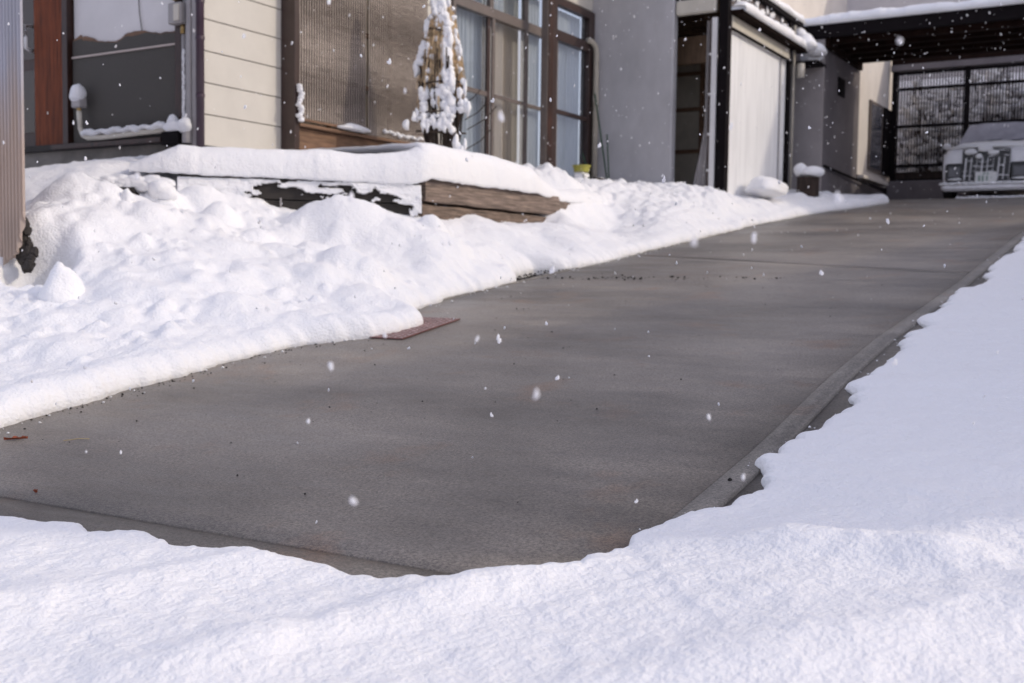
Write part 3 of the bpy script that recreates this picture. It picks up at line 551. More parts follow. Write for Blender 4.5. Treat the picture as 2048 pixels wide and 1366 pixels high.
# box window with bamboo blinds
bw = box('window', M['brown'], house, 8.0, 8.07, 7.32, 7.5, 1.12, 4.0)
MB().box(10.09, 10.16, 7.36, 7.5, 1.2, 4.0, .003).build('frame', M['brown'], bw)
MB().box(8.07, 10.09, 7.36, 7.42, 3.92, 4.0, .003).build('frame', M['brown'], bw)
MB().box(8.06, 10.12, 7.37, 7.47, 1.12, 1.38, .006).build('apron_board', M['wood'], bw); MB().box(8.06, 10.12, 7.30, 7.40, 1.385, 1.415, .004).build('sill', M['wood'], bw)
for (a, b) in ((8.08, 8.62), (8.66, 9.13), (9.17, 9.62), (9.66, 10.08)): MB().box(a, b, 7.44, 7.45, 1.42, 3.9).build('pane', M['glass_t'], bw)
for a in (8.62, 9.13, 9.62): MB().box(a, a+.04, 7.42, 7.46, 1.42, 3.92, .003).build('sash', M['wood'], bw)
for z in (1.9, 2.45, 3.1): MB().box(8.08, 10.08, 7.425, 7.455, z, z+.05, .003).build('rail', M['wood'], bw)
MB().box(8.08, 10.08, 7.47, 7.48, 1.4, 3.9).build('paper_screen', M['curtain_b'], bw)
for (a, b, zb, vo, lab) in ((8.075, 9.085, 1.46, 7.325, 'left bamboo roll blind over the box window, a lump of snow at its foot'), (9.105, 10.12, 1.41, 7.305, 'right bamboo roll blind over the box window, beside the straw bundle')):
    bl = thing('bamboo_blind', lab, 'blind', ((a+b)/2, vo, zb), 'bamboo blinds on the box window')
    mb = MB(); z = zb; 
    while z < 3.9:
        w = .003*math.sin(z*8); mb.box(a, b, vo+w, vo+w+.003, z, z+.0112); z += .0185
    mb.build('slats', M['blind'], bl, kind='stuff')
    mb = MB(); x = a+.015
    while x < b: mb.box(x, x+.013, vo-.005, vo+.008, zb, 3.9); x += .037
    mb.build('strings', M['string'], bl, kind='stuff')
    MB().box(a, b, vo-.008, vo+.01, zb-.02, zb+.006, .003).build('bottom_bar', M['wood'], bl)
MB_ = MB()
for (x, w, h, sd_) in ((8.86, .16, .05, 1), (8.98, .12, .04, 2), (8.72, .1, .03, 3)): MB_.blob((x, 7.29, 1.43+h*.4), (w, .07, h), .12, sd_, 3, .5)
solo(MB_, 'sill_snow', M['snow'], 'oblong lump of snow on the window sill before the left bamboo blind', 'snow clod', (8.86, 7.3, 1.43), smooth=True)
MB_ = MB()
for k in range(16): x = 9.35+k*.045+rnd.uniform(-.02, .02); MB_.blob((x, 7.285, 1.47-.0*k+rnd.uniform(-.015, .02)), (.025+.02*rnd.random(), .03, .015+.015*rnd.random()), .2, k, 1, .6)
for k in range(10): MB_.blob((8.03+rnd.uniform(-.02, .02), 7.28, 1.44+k*.035), (.028-.0015*k, .035, .03), .2, 50+k, 2, .8)
o = solo(MB_, 'crumbled_snow', M['snow'], None, None, (9.6, 7.3, 1.43), smooth=True, kind='stuff')

# tall glazed doors ------------------------------------------------
def curtain(name, m, root, a, b, v, z0, z1, folds, amp=.03, seed=0):
    n = folds*10; rr = random.Random(seed); ph = [rr.uniform(0, 6.3) for _ in range(4)]; P = []; fs = []; nz = 8
    for k in range(nz+1):
        z = z0+(z1-z0)*k/nz
        for i in range(n+1):
            t = i/n; w = amp*(math.sin(t*folds*6.283+ph[0]+.6*math.sin(t*9+ph[1]))+.4*math.sin(t*folds*14+ph[2]+k*.1)); P.append((a+(b-a)*t, v+w*(1-.25*k/nz), z))
    for k in range(nz):
        for i in range(n): fs.append((k*(n+1)+i, k*(n+1)+i+1, (k+1)*(n+1)+i+1, (k+1)*(n+1)+i))
    o = MB().add(P, fs).build(name, m, root, smooth=True); return o
gw = box('window', M['bronze'], house, 10.90, 10.955, 7.47, 7.58, 1.2, 3.8)
def wb(nm, m, a, b, v0, v1, z0, z1, r=None): return MB().box(a, b, v0, v1, z0, z1, .003).build(nm, M[m], gw if r is None else r)
wb('rail', 'bronze', 10.955, 13.3, 7.47, 7.56, 3.18, 3.30); wb('head', 'bronze', 10.955, 13.3, 7.47, 7.58, 3.72, 3.80)
wb('sill', 'bronze', 10.955, 13.3, 7.45, 7.58, 1.2, 1.28)
wb('sash', 'brown', 11.70, 11.76, 7.50, 7.54, 1.28, 3.18); wb('sash', 'bronze', 11.775, 11.835, 7.475, 7.50, 1.28, 3.18); wb('sash', 'bronze', 12.58, 12.66, 7.475, 7.50, 1.28, 3.18); wb('sash', 'bronze', 13.22, 13.3, 7.50, 7.54, 1.28, 3.18)
wb('rail', 'bronze', 10.96, 11.70, 7.50, 7.53, 2.20, 2.26); wb('rail', 'bronze', 11.84, 12.58, 7.475, 7.50, 2.20, 2.25); wb('rail', 'bronze', 12.66, 13.22, 7.50, 7.53, 2.20, 2.25)
wb('mullion', 'bronze', 11.72, 11.80, 7.48, 7.54, 3.30, 3.72); wb('mullion', 'bronze', 12.58, 12.66, 7.48, 7.54, 3.30, 3.72)
for (a, b, v, m) in ((10.96, 11.70, 7.515, 'glass'), (11.84, 12.58, 7.487, 'glass_t'), (12.66, 13.22, 7.515, 'glass')):
    for (z0, z1) in ((1.28, 2.20), (2.26, 3.18)): MB().box(a, b, v, v+.004, z0, z1).build('pane', M[m], gw)
for (a, b) in ((10.96, 11.72), (11.80, 12.58), (12.66, 13.25)): MB().box(a, b, 7.51, 7.514, 3.30, 3.72).build('pane', M['glass'], gw)
curtain('curtain', M['curtain'], gw, 10.97, 11.45, 7.63, 1.25, 3.72, 5, .028, 1); curtain('curtain', M['curtain'], gw, 11.47, 11.83, 7.66, 1.25, 3.72, 3, .03, 2)
curtain('lace_curtain', M['curtain'], gw, 11.86, 12.28, 7.64, 1.25, 3.72, 6, .022, 3); curtain('lace_curtain', M['curtain_b'], gw, 12.2, 12.75, 7.69, 1.25, 3.72, 6, .025, 4); curtain('curtain', M['curtain'], gw, 12.72, 13.2, 7.64, 1.25, 3.72, 5, .02, 5)
gw2 = box('window', M['brown'], house, 13.30, 13.42, 7.46, 7.58, 1.2, 3.80)
for (a, b, z0, z1) in ((14.38, 14.545, 1.2, 3.8), (13.42, 14.38, 3.70, 3.8), (13.42, 14.38, 3.22, 3.36), (13.42, 14.38, 1.2, 1.27)): wb('frame', 'brown', a, b, 7.46, 7.56, z0, z1, gw2)
wb('rail', 'brown', 13.46, 14.38, 7.48, 7.53, 2.22, 2.28, gw2); wb('sash', 'bronze', 13.42, 13.50, 7.49, 7.53, 1.27, 3.22, gw2)
for (z0, z1) in ((1.27, 2.22), (2.28, 3.22), (3.36, 3.70)): MB().box(13.5, 14.38, 7.505, 7.509, z0, z1).build('pane', M['glass'], gw2)
curtain('curtain', M['curtain'], gw2, 13.48, 14.36, 7.62, 1.25, 3.7, 8, .02, 6)
pp = thing('porch_post', 'square dark brown porch post standing before the tall glazed doors', 'post', (12.7, 7.2, 1.0))
box('post', M['darkwood'], pp, 12.62, 12.74, 7.14, 7.26, .8, 4.7, .004); box('cover_strip', M['bronze'], pp, 12.606, 12.619, 7.15, 7.25, .8, 4.7, .002)

# pipes, meter box, tap --------------------------------------------
dp = thing('downpipe', 'plum coloured round downpipe at the corner of the cream siding', 'downpipe', (6.98, 7.43, 1.0))
MB().tube([(6.90, 7.42, 1.0), (6.90, 7.42, 4.7)], .037, 16).build('pipe', M['purple'], dp, smooth=True)
for z in (1.5, 2.0, 2.32, 3.2): MB().tube([(6.90, 7.42, z), (6.90, 7.42, z+.03)], .042, 16).build('bracket', M['purple'], dp)
gp = thing('conduit', 'grey square conduit with snow on its foot between meter box and plum downpipe', 'conduit', (6.98, 7.72, 1.2))
box('pipe', M['grey'], gp, 6.955, 7.0, 7.605, 7.66, 1.2, 4.6, .008); MB().tube([(6.95, 7.64, 1.12), (6.95, 7.64, 1.22)], .045, 14).build('foot', M['grey'], gp)
MB().blob((6.93, 7.65, 1.27), (.06, .07, .075), .1, 3, 3, .9).build('snow_cap', M['snow'], gp, smooth=True)
XF[0] = .978
mbx = thing('meter_box', 'small grey outdoor meter box with pipes on the porch wall, above the snowy pipe', 'meter box', (7.0, 7.93, 2.2))
box('case', M['grey'], mbx, 6.92, 7.04, 7.86, 8.03, 2.23, 2.42, .01); box('cover', M['cream'], mbx, 6.905, 6.918, 7.87, 7.94, 2.25, 2.40, .004); MB().tube([(6.97, 7.9, 2.5), (6.97, 7.98, 2.46), (6.97, 8.1, 2.52)], .02).build('hose', M['brass'], mbx, smooth=True)
MB().tube([(6.97, 7.885, 2.22), (6.97, 7.885, 2.14)], .022).build('coupling', M['brass'], mbx, smooth=True); MB().tube([(6.975, 7.885, 2.14), (6.975, 7.885, 1.35)], .017).build('pipe', M['grey'], mbx, smooth=True); MB().tube([(7.02, 7.96, 2.24), (7.02, 7.955, 1.3)], .01).build('cable', M['darkwood'], mbx)
mb = MB(); rr = random.Random(4)
for k in range(60): z = 1.36+.62*rr.random()**1.3; mb.blob((6.962-.005*rr.random(), 7.87-rr.random()*.012, z), (.012, .016*(1.1-(z-1.4)), .03), .2, k, 1)
mb.build('snow_coat', M['snow'], mbx, smooth=True, kind='stuff')
tp = thing('water_tap', 'snow-capped tap and insulated pipe sagging along the dark pebble-dash wall', 'water pipe', (6.95, 9.3, 1.2))
path = [(6.95, 9.33, 1.53), (6.95, 9.325, 1.46), (6.95, 9.31, 1.36), (6.95, 9.27, 1.29), (6.95, 9.2, 1.262), (6.95, 9.0, 1.255), (6.95, 8.7, 1.262), (6.95, 8.4, 1.272), (6.95, 8.1, 1.277)]
MB().tube(path, .026, 10).build('pipe', M['cream'], tp, smooth=True); MB().tube([(6.95, 9.33, 1.52), (6.95, 9.33, 1.56)], .022).build('coupling', M['brass'], tp)
mb = MB(); mb.box(6.91, 7.0, 9.27, 9.40, 1.56, 1.66, .01); mb.build('tap_cover', M['grey'], tp); MB().blob((6.945, 9.34, 1.68), (.075, .085, .11), .1, 5, 3, .7).build('snow_cap', M['snow'], tp, smooth=True)
mb = MB(); 
for k in range(44): t = k/43; v = 9.24-(9.24-8.12)*t; mb.blob((6.945, v, 1.300+.01*math.sin(k*.8)+.012*t), (.05, .035, .032+.008*math.sin(k*.5)), .12, k, 2, .7)
mb.build('snow_coat', M['snow'], tp, smooth=True, kind='stuff')
bb = thing('valve_box', 'black valve box heaped with a peak of snow at the porch corner', 'valve box', (6.95, 7.95, 1.1))
box('case', M['black'], bb, 6.88, 7.02, 7.86, 8.08, 1.13, 1.25, .006); mb = MB().blob((6.94, 7.97, 1.28), (.09, .13, .07), .08, 2, 3, .5); mb.blob((6.95, 8.0, 1.34), (.05, .06, .07), .1, 4, 3, .6); mb.blob((6.94, 7.88, 1.28), (.07, .07, .05), .1, 5, 3); mb.build('snow_heap', M['snow'], bb, smooth=True)

XF[0] = 1
# cream downpipe with elbow on the grey wall, canes, tub
d2 = thing('downpipe', 'cream downpipe with a curved elbow on the grey plaster wall', 'downpipe', (14.45, 7.42, 1.2))
MB().tube([(14.3, 7.62-.16, 3.37), (14.38, 7.42, 3.36), (14.46, 7.40, 3.30), (14.48, 7.395, 3.2), (14.48, 7.395, 3.1), (14.48, 7.395, 1.1)], .042, 14).build('pipe', M['pipe'], d2, smooth=True)
MB().tube([(14.48, 7.395, 2.45), (14.48, 7.395, 2.6)], .047, 14).build('collar', M['pipe'], d2, smooth=True)
for (a, b, lab) in (((14.40, 7.37, 2.62), (14.3, 7.06, 1.15), 'longest green garden cane leaning on the grey wall by the cream downpipe'), ((14.42, 7.17, 2.02), (14.30, 7.05, 1.15), 'short green garden cane crossing the foot of the longest one'), ((14.3, 7.5, 1.75), (14.05, 7.16, 1.1), 'low green garden cane leaning left behind the yellow tub')):
    solo(MB().tube([a, b], .011, 6), 'garden_cane', M['green'], lab, 'garden cane', b, group='green garden canes')
tb = thing('bench', 'low dark board dusted with snow under the yellow tub', 'bench', (13.4, 6.9, 1.2))
box('top', M['interior'], tb, 13.0, 13.9, 6.62, 6.98, 1.245, 1.275, .004)
for (a, b) in ((13.05, 6.66), (13.05, 6.93), (13.84, 6.66), (13.84, 6.93)): MB().box(a, a+.04, b, b+.04, .9, 1.245).build('leg', M['interior'], tb)
mb = MB(); 
for k in range(40): mb.blob((13.0+rnd.random()*.9, 6.64+rnd.random()*.3, 1.278), (.05, .03, .012), .2, k, 1)
mb.build('snow_dust', M['snow'], tb, smooth=True, kind='stuff')
mb = MB(); n = 28; prof_ = [(0, 0), (.098, 0), (.112, .065), (.125, .068), (.125, .085), (.112, .085), (.095, .012), (0, .012)]
cx_, cv_, cz_ = 12.98, 6.82, 1.345
for (r, z) in prof_: mb.v += [(cx_+r*math.cos(6.283*k/n), cv_+r*math.sin(6.283*k/n), cz_+z) for k in range(n)]
for j in range(len(prof_)-1):
    for k in range(n): mb.f.append((j*n+k, j*n+(k+1) % n, (j+1)*n+(k+1) % n, (j+1)*n+k))
solo(mb, 'plastic_tub', M['yellow'], 'round yellow plastic tub in the snow beside the grey wall', 'tub', (cx_, cv_, cz_), smooth=False)
box_ = MB().box(12.88, 13.08, 6.74, 6.90, 1.1, 1.343, .03); solo(box_, 'snow_block', M['snow'], 'squared block of snow holding up the yellow tub', 'snow block', (12.98, 6.8, 1.2), smooth=True)

# ------------------------------------------------------------------ lean-to shed
sh = thing('shed', 'lean-to shed with white corrugated plastic wall, dark posts and snowy eaves', 'shed', (16, 5.5, 1.0))
box('corner_post', M['black'], sh, 14.58, 14.69, 5.43, 5.56, .7, 4.3); box('end_post', M['black'], sh, 17.33, 17.44, 5.42, 5.54, .8, 4.1)
box('edge_strip', M['brown'], sh, 14.692, 14.715, 5.425, 5.5, .7, 3.62, .002)
box('door_post', M['white'], sh, 14.57, 14.62, 5.585, 5.66, .9, 3.56); box('track', M['brown'], sh, 14.60, 14.64, 5.665, 5.70, .9, 3.56)
for z in (1.45, 1.95, 2.5, 3.05): MB().box(14.585, 14.60, 5.655, 5.70, z, z+.03).build('bracket', M['white'], sh)
box('header_box', M['cream'], sh, 14.56, 14.66, 5.61, 6.20, 3.64, 3.84, .02); box('lintel', M['soffit'], sh, 14.60, 14.7, 5.57, 6.22, 3.86, 4.3)
# corrugated wall
mb = MB(); a = 14.73; P = []; n = int((17.33-14.73)/.0075); 
for i in range(n+1):
    s = 14.73+(17.33-14.73)*i/n; w = .009*math.cos(2*math.pi*(s-14.73)/.076)
    P += [(s, 5.45+w, .7), (s, 5.45+w, 3.42)]
def corr(s0, s1, voff):
    n = int((s1-s0)/.0085); P = []; fs = []
    for i in range(n+1):
        s = s0+(s1-s0)*i/n; w = .009*math.cos(2*math.pi*(s-s0)/.076)
        for z in (.7, 1.6, 2.5, 3.42): P.append((s, voff+w, z))
    for i in range(n):
        for k in range(3): fs.append((i*4+k, i*4+k+1, i*4+k+5, i*4+k+4))
    return MB().add(P, fs)
corr(14.73, 16.98, 5.46).build('corrugated_panel', M['poly'], sh, smooth=True); corr(17.0, 17.33, 5.48).build('corrugated_panel', M['poly'], sh, smooth=True)
box('panel_edge', M['grey'], sh, 16.955, 16.985, 5.435, 5.449, .9, 3.40, .002)
for z in (1.55, 2.15, 2.75): MB().box(14.75, 17.3, 5.50, 5.53, z, z+.04).build('rail', M['wood'], sh)
box('header_board', M['cream'], sh, 14.73, 17.33, 5.42, 5.52, 3.43, 3.60, .004); box('drip_rail', M['black'], sh, 14.70, 17.44, 5.395, 5.418, 3.385, 3.425, .003)
box('lower_gutter', M['soffit'], sh, 14.70, 17.8, 5.26, 5.44, 3.605, 3.665, .004); box('gutter_end', M['black'], sh, 17.8, 18.3, 5.1, 5.46, 3.43, 3.49, .01)
box('upper_wall', M['bronze'], sh, 14.72, 17.44, 5.47, 5.55, 3.67, 4.04, .003); box('upper_fascia', M['black'], sh, 14.6, 17.9, 5.38, 5.44, 4.04, 4.13, .003); box('roof_sheet', M['roof'], sh, 14.6, 17.9, 5.44, 7.6, 4.08, 4.13, .003)
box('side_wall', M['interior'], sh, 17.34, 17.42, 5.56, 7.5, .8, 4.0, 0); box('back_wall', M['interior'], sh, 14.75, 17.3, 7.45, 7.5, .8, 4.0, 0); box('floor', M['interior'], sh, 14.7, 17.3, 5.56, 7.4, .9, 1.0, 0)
box('beam', M['ceilw'], sh, 15.3, 15.42, 5.55, 7.4, 3.1, 3.5)
gd = box('inner_door', M['wood'], sh, 16.2, 16.26, 6.40, 6.47, 1.0, 3.4)
MB().box(16.2, 16.26, 6.95, 7.02, 1.0, 3.4).build('stile', M['wood'], gd)
for z in (1.3, 1.9, 2.55, 3.1): MB().box(16.2, 16.25, 6.47, 6.95, z, z+.06).build('rail', M['wood'], gd)
MB().box(16.22, 16.235, 6.47, 6.95, 1.0, 3.3).build('panel', M['pipe'], gd)
for k in range(6): MB().box(14.8+k*.42, 14.88+k*.42, 5.56, 7.4, 3.9, 4.03).build('rafter', M['ceilw'], sh)
MB().tube([(17.50, 5.40, .9), (17.50, 5.40, 4.0)], .022, 10).build('downpipe', M['pipe'], sh, smooth=True); MB().tube([(17.56, 5.30, 3.40), (17.56, 5.30, 3.18)], .06, 12).build('hopper', M['cream'], sh, smooth=True)
# white sheet hanging in the doorway
P = []; fs = []; nn = 24
for j in range(13):
    z = 3.55-2.5*j/12; w = .09+(.14*max(0, (j-7)/5)**1.2)
    for i in range(nn+1): t = i/nn; P.append((14.70+.02*math.sin(t*14+j*.2), 5.70+t*w+(.05*max(0, (j-7)/5)), z))
for j in range(12):
    for i in range(nn): fs.append((j*(nn+1)+i, j*(nn+1)+i+1, (j+1)*(nn+1)+i+1, (j+1)*(nn+1)+i))
solo(MB().add(P, fs), 'hanging_sheet', M['grey'], 'pale grey sheet hanging inside the open shed doorway, flaring at the bottom', 'sheet', (14.7, 5.75, 1.0), smooth=True)
# snow on the shed's eaves
def eave_snow(name, s0, s1, v0, v1, z, h, seed, droop=.03):
    n = int((s1-s0)/.03); P = []; m = 12
    for i in range(n+1):
        s = s0+(s1-s0)*i/n; th = h*(1+.25*float(fbm(np.array([s*3]), np.array([seed*1.]), 3, 150)[0]))*min(1, (i+1)/5, (n-i+1)/5)**.5; ou = .03*float(fbm(np.array([s*5]), np.array([seed*2.]), 3, 160)[0])
        for k in range(m):
            a = math.pi*k/(m-1); P.append((s, (v0+ou)+(v1-v0-ou)*(.5-.5*math.cos(a)), z+th*math.sin(a)**.6-(droop if k == 0 else 0)))
    fs = [(i*m+k, i*m+k+1, (i+1)*m+k+1, (i+1)*m+k) for i in range(n) for k in range(m-1)]+[(i*m, (i+1)*m, (i+1)*m+m-1, i*m+m-1) for i in range(n)]+[tuple(range(m)), tuple(n*m+k for k in range(m))]
    return MB().add(P, fs)
mb = eave_snow('', 14.72, 17.8, 5.22, 5.47, 3.67, .13, 1); mb2 = eave_snow('', 14.6, 17.95, 5.34, 7.6, 4.135, .2, 2); n0 = len(mb.v); mb.v += mb2.v; mb.f += [tuple(i+n0 for i in f) for f in mb2.f]
for k in range(26): s = 14.8+rnd.random()*2.6; mb.blob((s, 5.455, 3.80+rnd.uniform(0, .2)), (.06, .02, .03+.03*rnd.random()), .25, k, 2)
for k in range(9): mb.blob((17.5-k*.06+.0, 5.44, 3.86+.004*k), (.06, .05, .05), .2, 70+k, 2)
o = solo(mb, 'eave_snow', M['snow_far'], None, None, (16, 5.4, 3.7), smooth=True, kind='stuff')
mb = MB()
for (s, v, z, r) in ((17.75, 5.30, 3.72, .19), (18.0, 5.2, 3.66, .18), (18.1, 5.3, 3.58, .17), (17.9, 5.36, 3.84, .15), (17.8, 5.42, 3.92, .12)): mb.blob((s, v, z), (r, r, r*.8), .1, int(s*100), 3, .7)
solo(mb, 'overhanging_snow', M['snow_far'], 'heavy lobe of snow hanging off the far end of the shed eave', 'snow clod', (17.9, 5.3, 3.5), smooth=True)

# logs by the shed
def log(s, v, z0, r, h, lab, caps):
    t = thing('log_stump', lab, 'log', (s, v, z0), 'logs beside the shed'); n = 20; mb = MB(); P = []; rr = random.Random(int(s*10)); ph = rr.uniform(0, 6)
    for k in range(6):
        for i in range(n): a = 6.283*i/n; q = r*(1+.05*math.sin(a*3+ph)+.03*math.sin(a*7)+(.05 if k == 0 else 0)); P.append((s+q*math.cos(a), v+q*math.sin(a), z0+h*k/5))
    fs = [(k*n+i, k*n+(i+1) % n, (k+1)*n+(i+1) % n, (k+1)*n+i) for k in range(5) for i in range(n)]+[tuple(5*n+i for i in range(n)), tuple(range(n))[::-1]]
    mb.add(P, fs).build('bark', M['bark'], t)
    mb = MB()
    for c in caps: mb.blob(*c)
    mb.build('snow_cap', M['snow_far'], t, smooth=True)
log(17.1, 5.0, 1.0, .17, .55, 'dark chopping log with two tilted caps of snow beside the shed end', [((17.1, 4.92, 1.62), (.15, .18, .10), .06, 1, 3, .8), ((17.12, 5.13, 1.66), (.11, .11, .12), .06, 2, 3, .8)])

# ------------------------------------------------------------------ straw-wrapped shrub
cs0 = p_dep(882, 320, 11.3); bx, bv, bz0 = cs0[0], cs0[1], 1.0
st = thing('wrapped_shrub', 'garden shrub wrapped in a snow-crusted cone of straw before the cream wall', 'shrub', (bx, bv, bz0))
rr = random.Random(9); mb = MB(); apex = np.array([bx+.0, bv, 2.98])
ex = np.array([U@cr[:2], V@cr[:2], 0]); ex /= np.linalg.norm(ex); ey = np.array([-ex[1], ex[0], 0])      # along the picture and in depth, only to orient the lean of the bundle
for k in range(560):
    a = rr.uniform(0, 6.283); rb = .25*(.75+.3*rr.random()); L = rr.uniform(.55, 1.0); q = np.array([math.cos(a)*rb, math.sin(a)*rb, 0]); bot = np.array([bx, bv, 1.92-.38*rr.random()])+q
    p1 = apex+(bot-apex)*(.0+.25*rr.random()); p2 = apex+(bot-apex)*L+np.array([rr.uniform(-.03, .03), rr.uniform(-.03, .03), 0]); mid = (p1+p2)/2+q*.12
    mb.tube([p1, mid, p2], .005, 3, False)
mb.build('straw', M['straw'], st, kind='stuff')
mb = MB()
for k in range(70):
    a = rr.uniform(0, 6.283); r0 = .12*rr.random(); r1 = .22+.1*rr.random(); z1 = rr.uniform(1.6, 2.3); c = np.array([math.cos(a), math.sin(a)]); b0 = (bx+c[0]*r0, bv+c[1]*r0, .95); m1 = (bx+c[0]*(r0+r1)/2+rr.uniform(-.04, .04), bv+c[1]*(r0+r1)/2, (1+z1)/2); mb.tube([b0, m1, (bx+c[0]*r1*.8, bv+c[1]*r1*.8, z1)], .006+.004*rr.random(), 4, False)
for (dx, dz, L) in ((.24, 1.55, .22), (.26, 1.45, .3), (.2, 1.7, .2), (-.2, 1.6, .12), (.25, 1.25, .25)): p = np.array([bx, bv, dz])+ex*dx; mb.tube([p, p+ex*L*.6+np.array([0, 0, L*.35]), p+ex*L+np.array([0, 0, L*.8])], .005, 4, False)
mb.build('branch', M['twig'], st, kind='stuff')
for (z, r) in ((2.42, .16), (1.88, .25), (1.62, .26), (1.42, .27)):
    mb = MB(); n = 24; pt = [(bx+r*math.cos(6.283*i/n), bv+r*math.sin(6.283*i/n)*.9, z+.03*math.sin(6.283*i/n*1+z*5)) for i in range(n+1)]; mb.tube(pt, .009, 5, False).build('rope', M['rope'], st)
mb = MB()
def sb(dx, dy, z, rx, rz, sd): p = np.array([bx, bv, z])+ex*dx-ey*dy; mb.blob(p, (rx*1.15, rx*.9, rz*1.1), .3, sd, 2)
q_ = random.Random(12)
def band(z0, z1, d0, d1, w0, w1, dep, n, size):
    for k in range(int(n*.72)):
        t = q_.random(); z = z0+(z1-z0)*t; sb(d0+(d1-d0)*t+q_.gauss(0, 1)*(w0+(w1-w0)*t)*.5, dep[0]+(dep[1]-dep[0])*t, z, size*q_.uniform(.5, 1.5), size*q_.uniform(.6, 2.4), k)
band(3.02, 1.9, 0, .09, .03, .07, (.02, .21), 75, .035)
band(2.8, 2.0, -.06, -.25, .015, .02, (.06, .10), 45, .028)
band(2.95, 2.6, -.02, -.06, .05, .06, (.05, .1), 22, .04)
band(1.98, 1.62, .1, .12, .12, .15, (.2, .22), 50, .033)
band(1.8, 1.55, -.14, -.16, .1, .1, (.18, .2), 30, .028)
band(1.56, 1.46, 0, 0, .24, .26, (.23, .25), 50, .028)
band(2.7, 2.0, .1, .2, .02, .03, (.06, .1), 26, .02)
band(2.6, 1.9, -.04, -.12, .05, .08, (.1, .18), 22, .02)
band(1.45, 1.15, .16, .2, .1, .1, (.2, .2), 12, .03)
band(1.4, 1.15, -.08, -.1, .2, .2, (.2, .2), 8, .025)
mb.build('snow_crust', M['snow_far'], st, smooth=True, kind='stuff')

# ------------------------------------------------------------------ corrugated fence panel, far left
fp = thing('corrugated_fence', 'aged translucent corrugated fence panel at the far left, its lower corner broken', 'fence', (4.5, 7.5, 0))
n = 900; P = []; fs = []; lv = 12
for i in range(n+1):
    v = 6.46+(9.4-6.46)*i/n; w = .016*math.cos(2*math.pi*v/.036); d = v-6.46
    zb = .02+.42*math.exp(-(d/.05))*(1 if d < .5 else 0)*.9 + (.0 if d > .2 else 0)
    zb = float(np.interp(d, [0, .03, .07, .13, .2, .27, .5], [.36, .22, .10, .05, .03, -.1, -.12]))
    for k in range(lv+1): P.append((4.5+w, v, zb+(3.0-zb)*k/lv))
for i in range(n):
    for k in range(lv): a = i*(lv+1)+k; fs.append((a, a+1, a+lv+2, a+lv+1))
MB().add(P, fs).build('corrugated_sheet', M['fence_poly'], fp, smooth=True)
for z in (.6, 1.7, 2.7): MB().box(4.53, 4.58, 6.70, 9.4, z, z+.06).build('rail', M['wood'], fp)
MB().box(4.52, 4.6, 6.90, 6.98, -.3, 3.0).build('post', M['wood'], fp)

# ------------------------------------------------------------------ carport, its side wall and gate
cp_ = thing('carport', 'open carport with a flat dark roof over the parked car', 'carport', (19, 3, 1.3))
MB().box(18.2, 20.45, -1.5, 6.6, 4.02, 4.14, .004).build('roof', M['soffit'], cp_); MB().box(18.14, 18.195, -1.5, 6.6, 3.90, 4.14, .004).build('fascia', M['black'], cp_)
for k in range(5): MB().box(18.3+k*.45, 18.4+k*.45, -1.4, 5.09, 3.82, 4.015).build('joist', M['soffit'], cp_)
MB().box(18.2, 20.45, 5.04, 5.1, 3.74, 3.9).build('wall_plate', M['soffit'], cp_)
MB().box(22.9, 23.1, -1.5, 5.09, 4.12, 4.24, .004).build('rear_beam', M['carwall_d'], cp_); MB().box(23.02, 23.1, -1.5, 5.1, 4.25, 5.0, .004).build('rear_fascia', M['soffit'], cp_)
MB().box(20.3, 20.42, -.9, -.78, 1.2, 3.82).build('post', M['black'], cp_)
MB().box(18.22, 18.34, -.9, -.78, 1.1, 3.9).build('post', M['black'], cp_)
rs = eave_snow('', -1.6, 6.7, 0, 1, 0, .2, 5)
rs.v = [(18.08+b*12-(12-2.45)*max(0, b-.0)*0 if False else 18.08+b*2.45, a, 4.145+c*1.05) for (a, b, c) in rs.v]
solo(rs, 'carport_roof_snow', M['snow_far'], None, None, (19, 3, 4.1), smooth=True, kind='stuff')
nb = thing('rear_house', 'cream rear house whose wall flanks the carport, upper floor showing above its roof', 'house', (21, 5.2, 1.3))
MB().box(18.22, 20.60, 5.12, 5.6, .9, 4.0, .004).build('shaded_wall', M['carwall_d'], nb); MB().box(18.16, 18.215, 5.10, 6.6, .9, 3.88, .004).build('front_wall', M['carwall'], nb)  # side wall under the roof: its shade is put into the darker colour
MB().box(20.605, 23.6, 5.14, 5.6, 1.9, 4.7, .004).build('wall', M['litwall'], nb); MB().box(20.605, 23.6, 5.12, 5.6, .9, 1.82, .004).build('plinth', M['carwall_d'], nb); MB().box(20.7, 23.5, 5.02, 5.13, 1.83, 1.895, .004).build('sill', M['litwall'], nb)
MB().box(19.1, 19.5, 5.095, 5.118, 3.12, 3.42).build('vent', M['black'], nb)
w_ = MB().box(21.4, 23.3, 5.10, 5.135, 2.05, 3.36, .003).build('window', M['bronze'], nb)
MB().box(21.48, 22.3, 5.095, 5.099, 2.1, 3.3).build('pane', M['lens'], w_); MB().box(22.42, 23.28, 5.07, 5.099, 2.05, 3.35).build('shutter', M['black'], w_)
MB().box(18.6, 27.0, 7.07, 7.5, .9, 9.0, 0).build('upper_wall', M['litwall'], nb); MB().box(27.0, 27.3, -6, 7.5, .9, 9.0, 0).build('rear_wall', M['lav'], nb)  # lavender rear wall: the shade on this side is put into its colour
w_ = MB().box(20.3, 21.3, 7.03, 7.065, 4.9, 5.75, .003).build('window', M['white'], nb); MB().box(20.38, 21.22, 7.02, 7.028, 4.97, 5.68).build('pane', M['lens'], w_)
MB().tube([(18.25, 5.07, 1.83), (20.0, 5.06, 1.78), (22.2, 5.0, 1.70)], .022, 6).build('hand_rail', M['black'], nb)
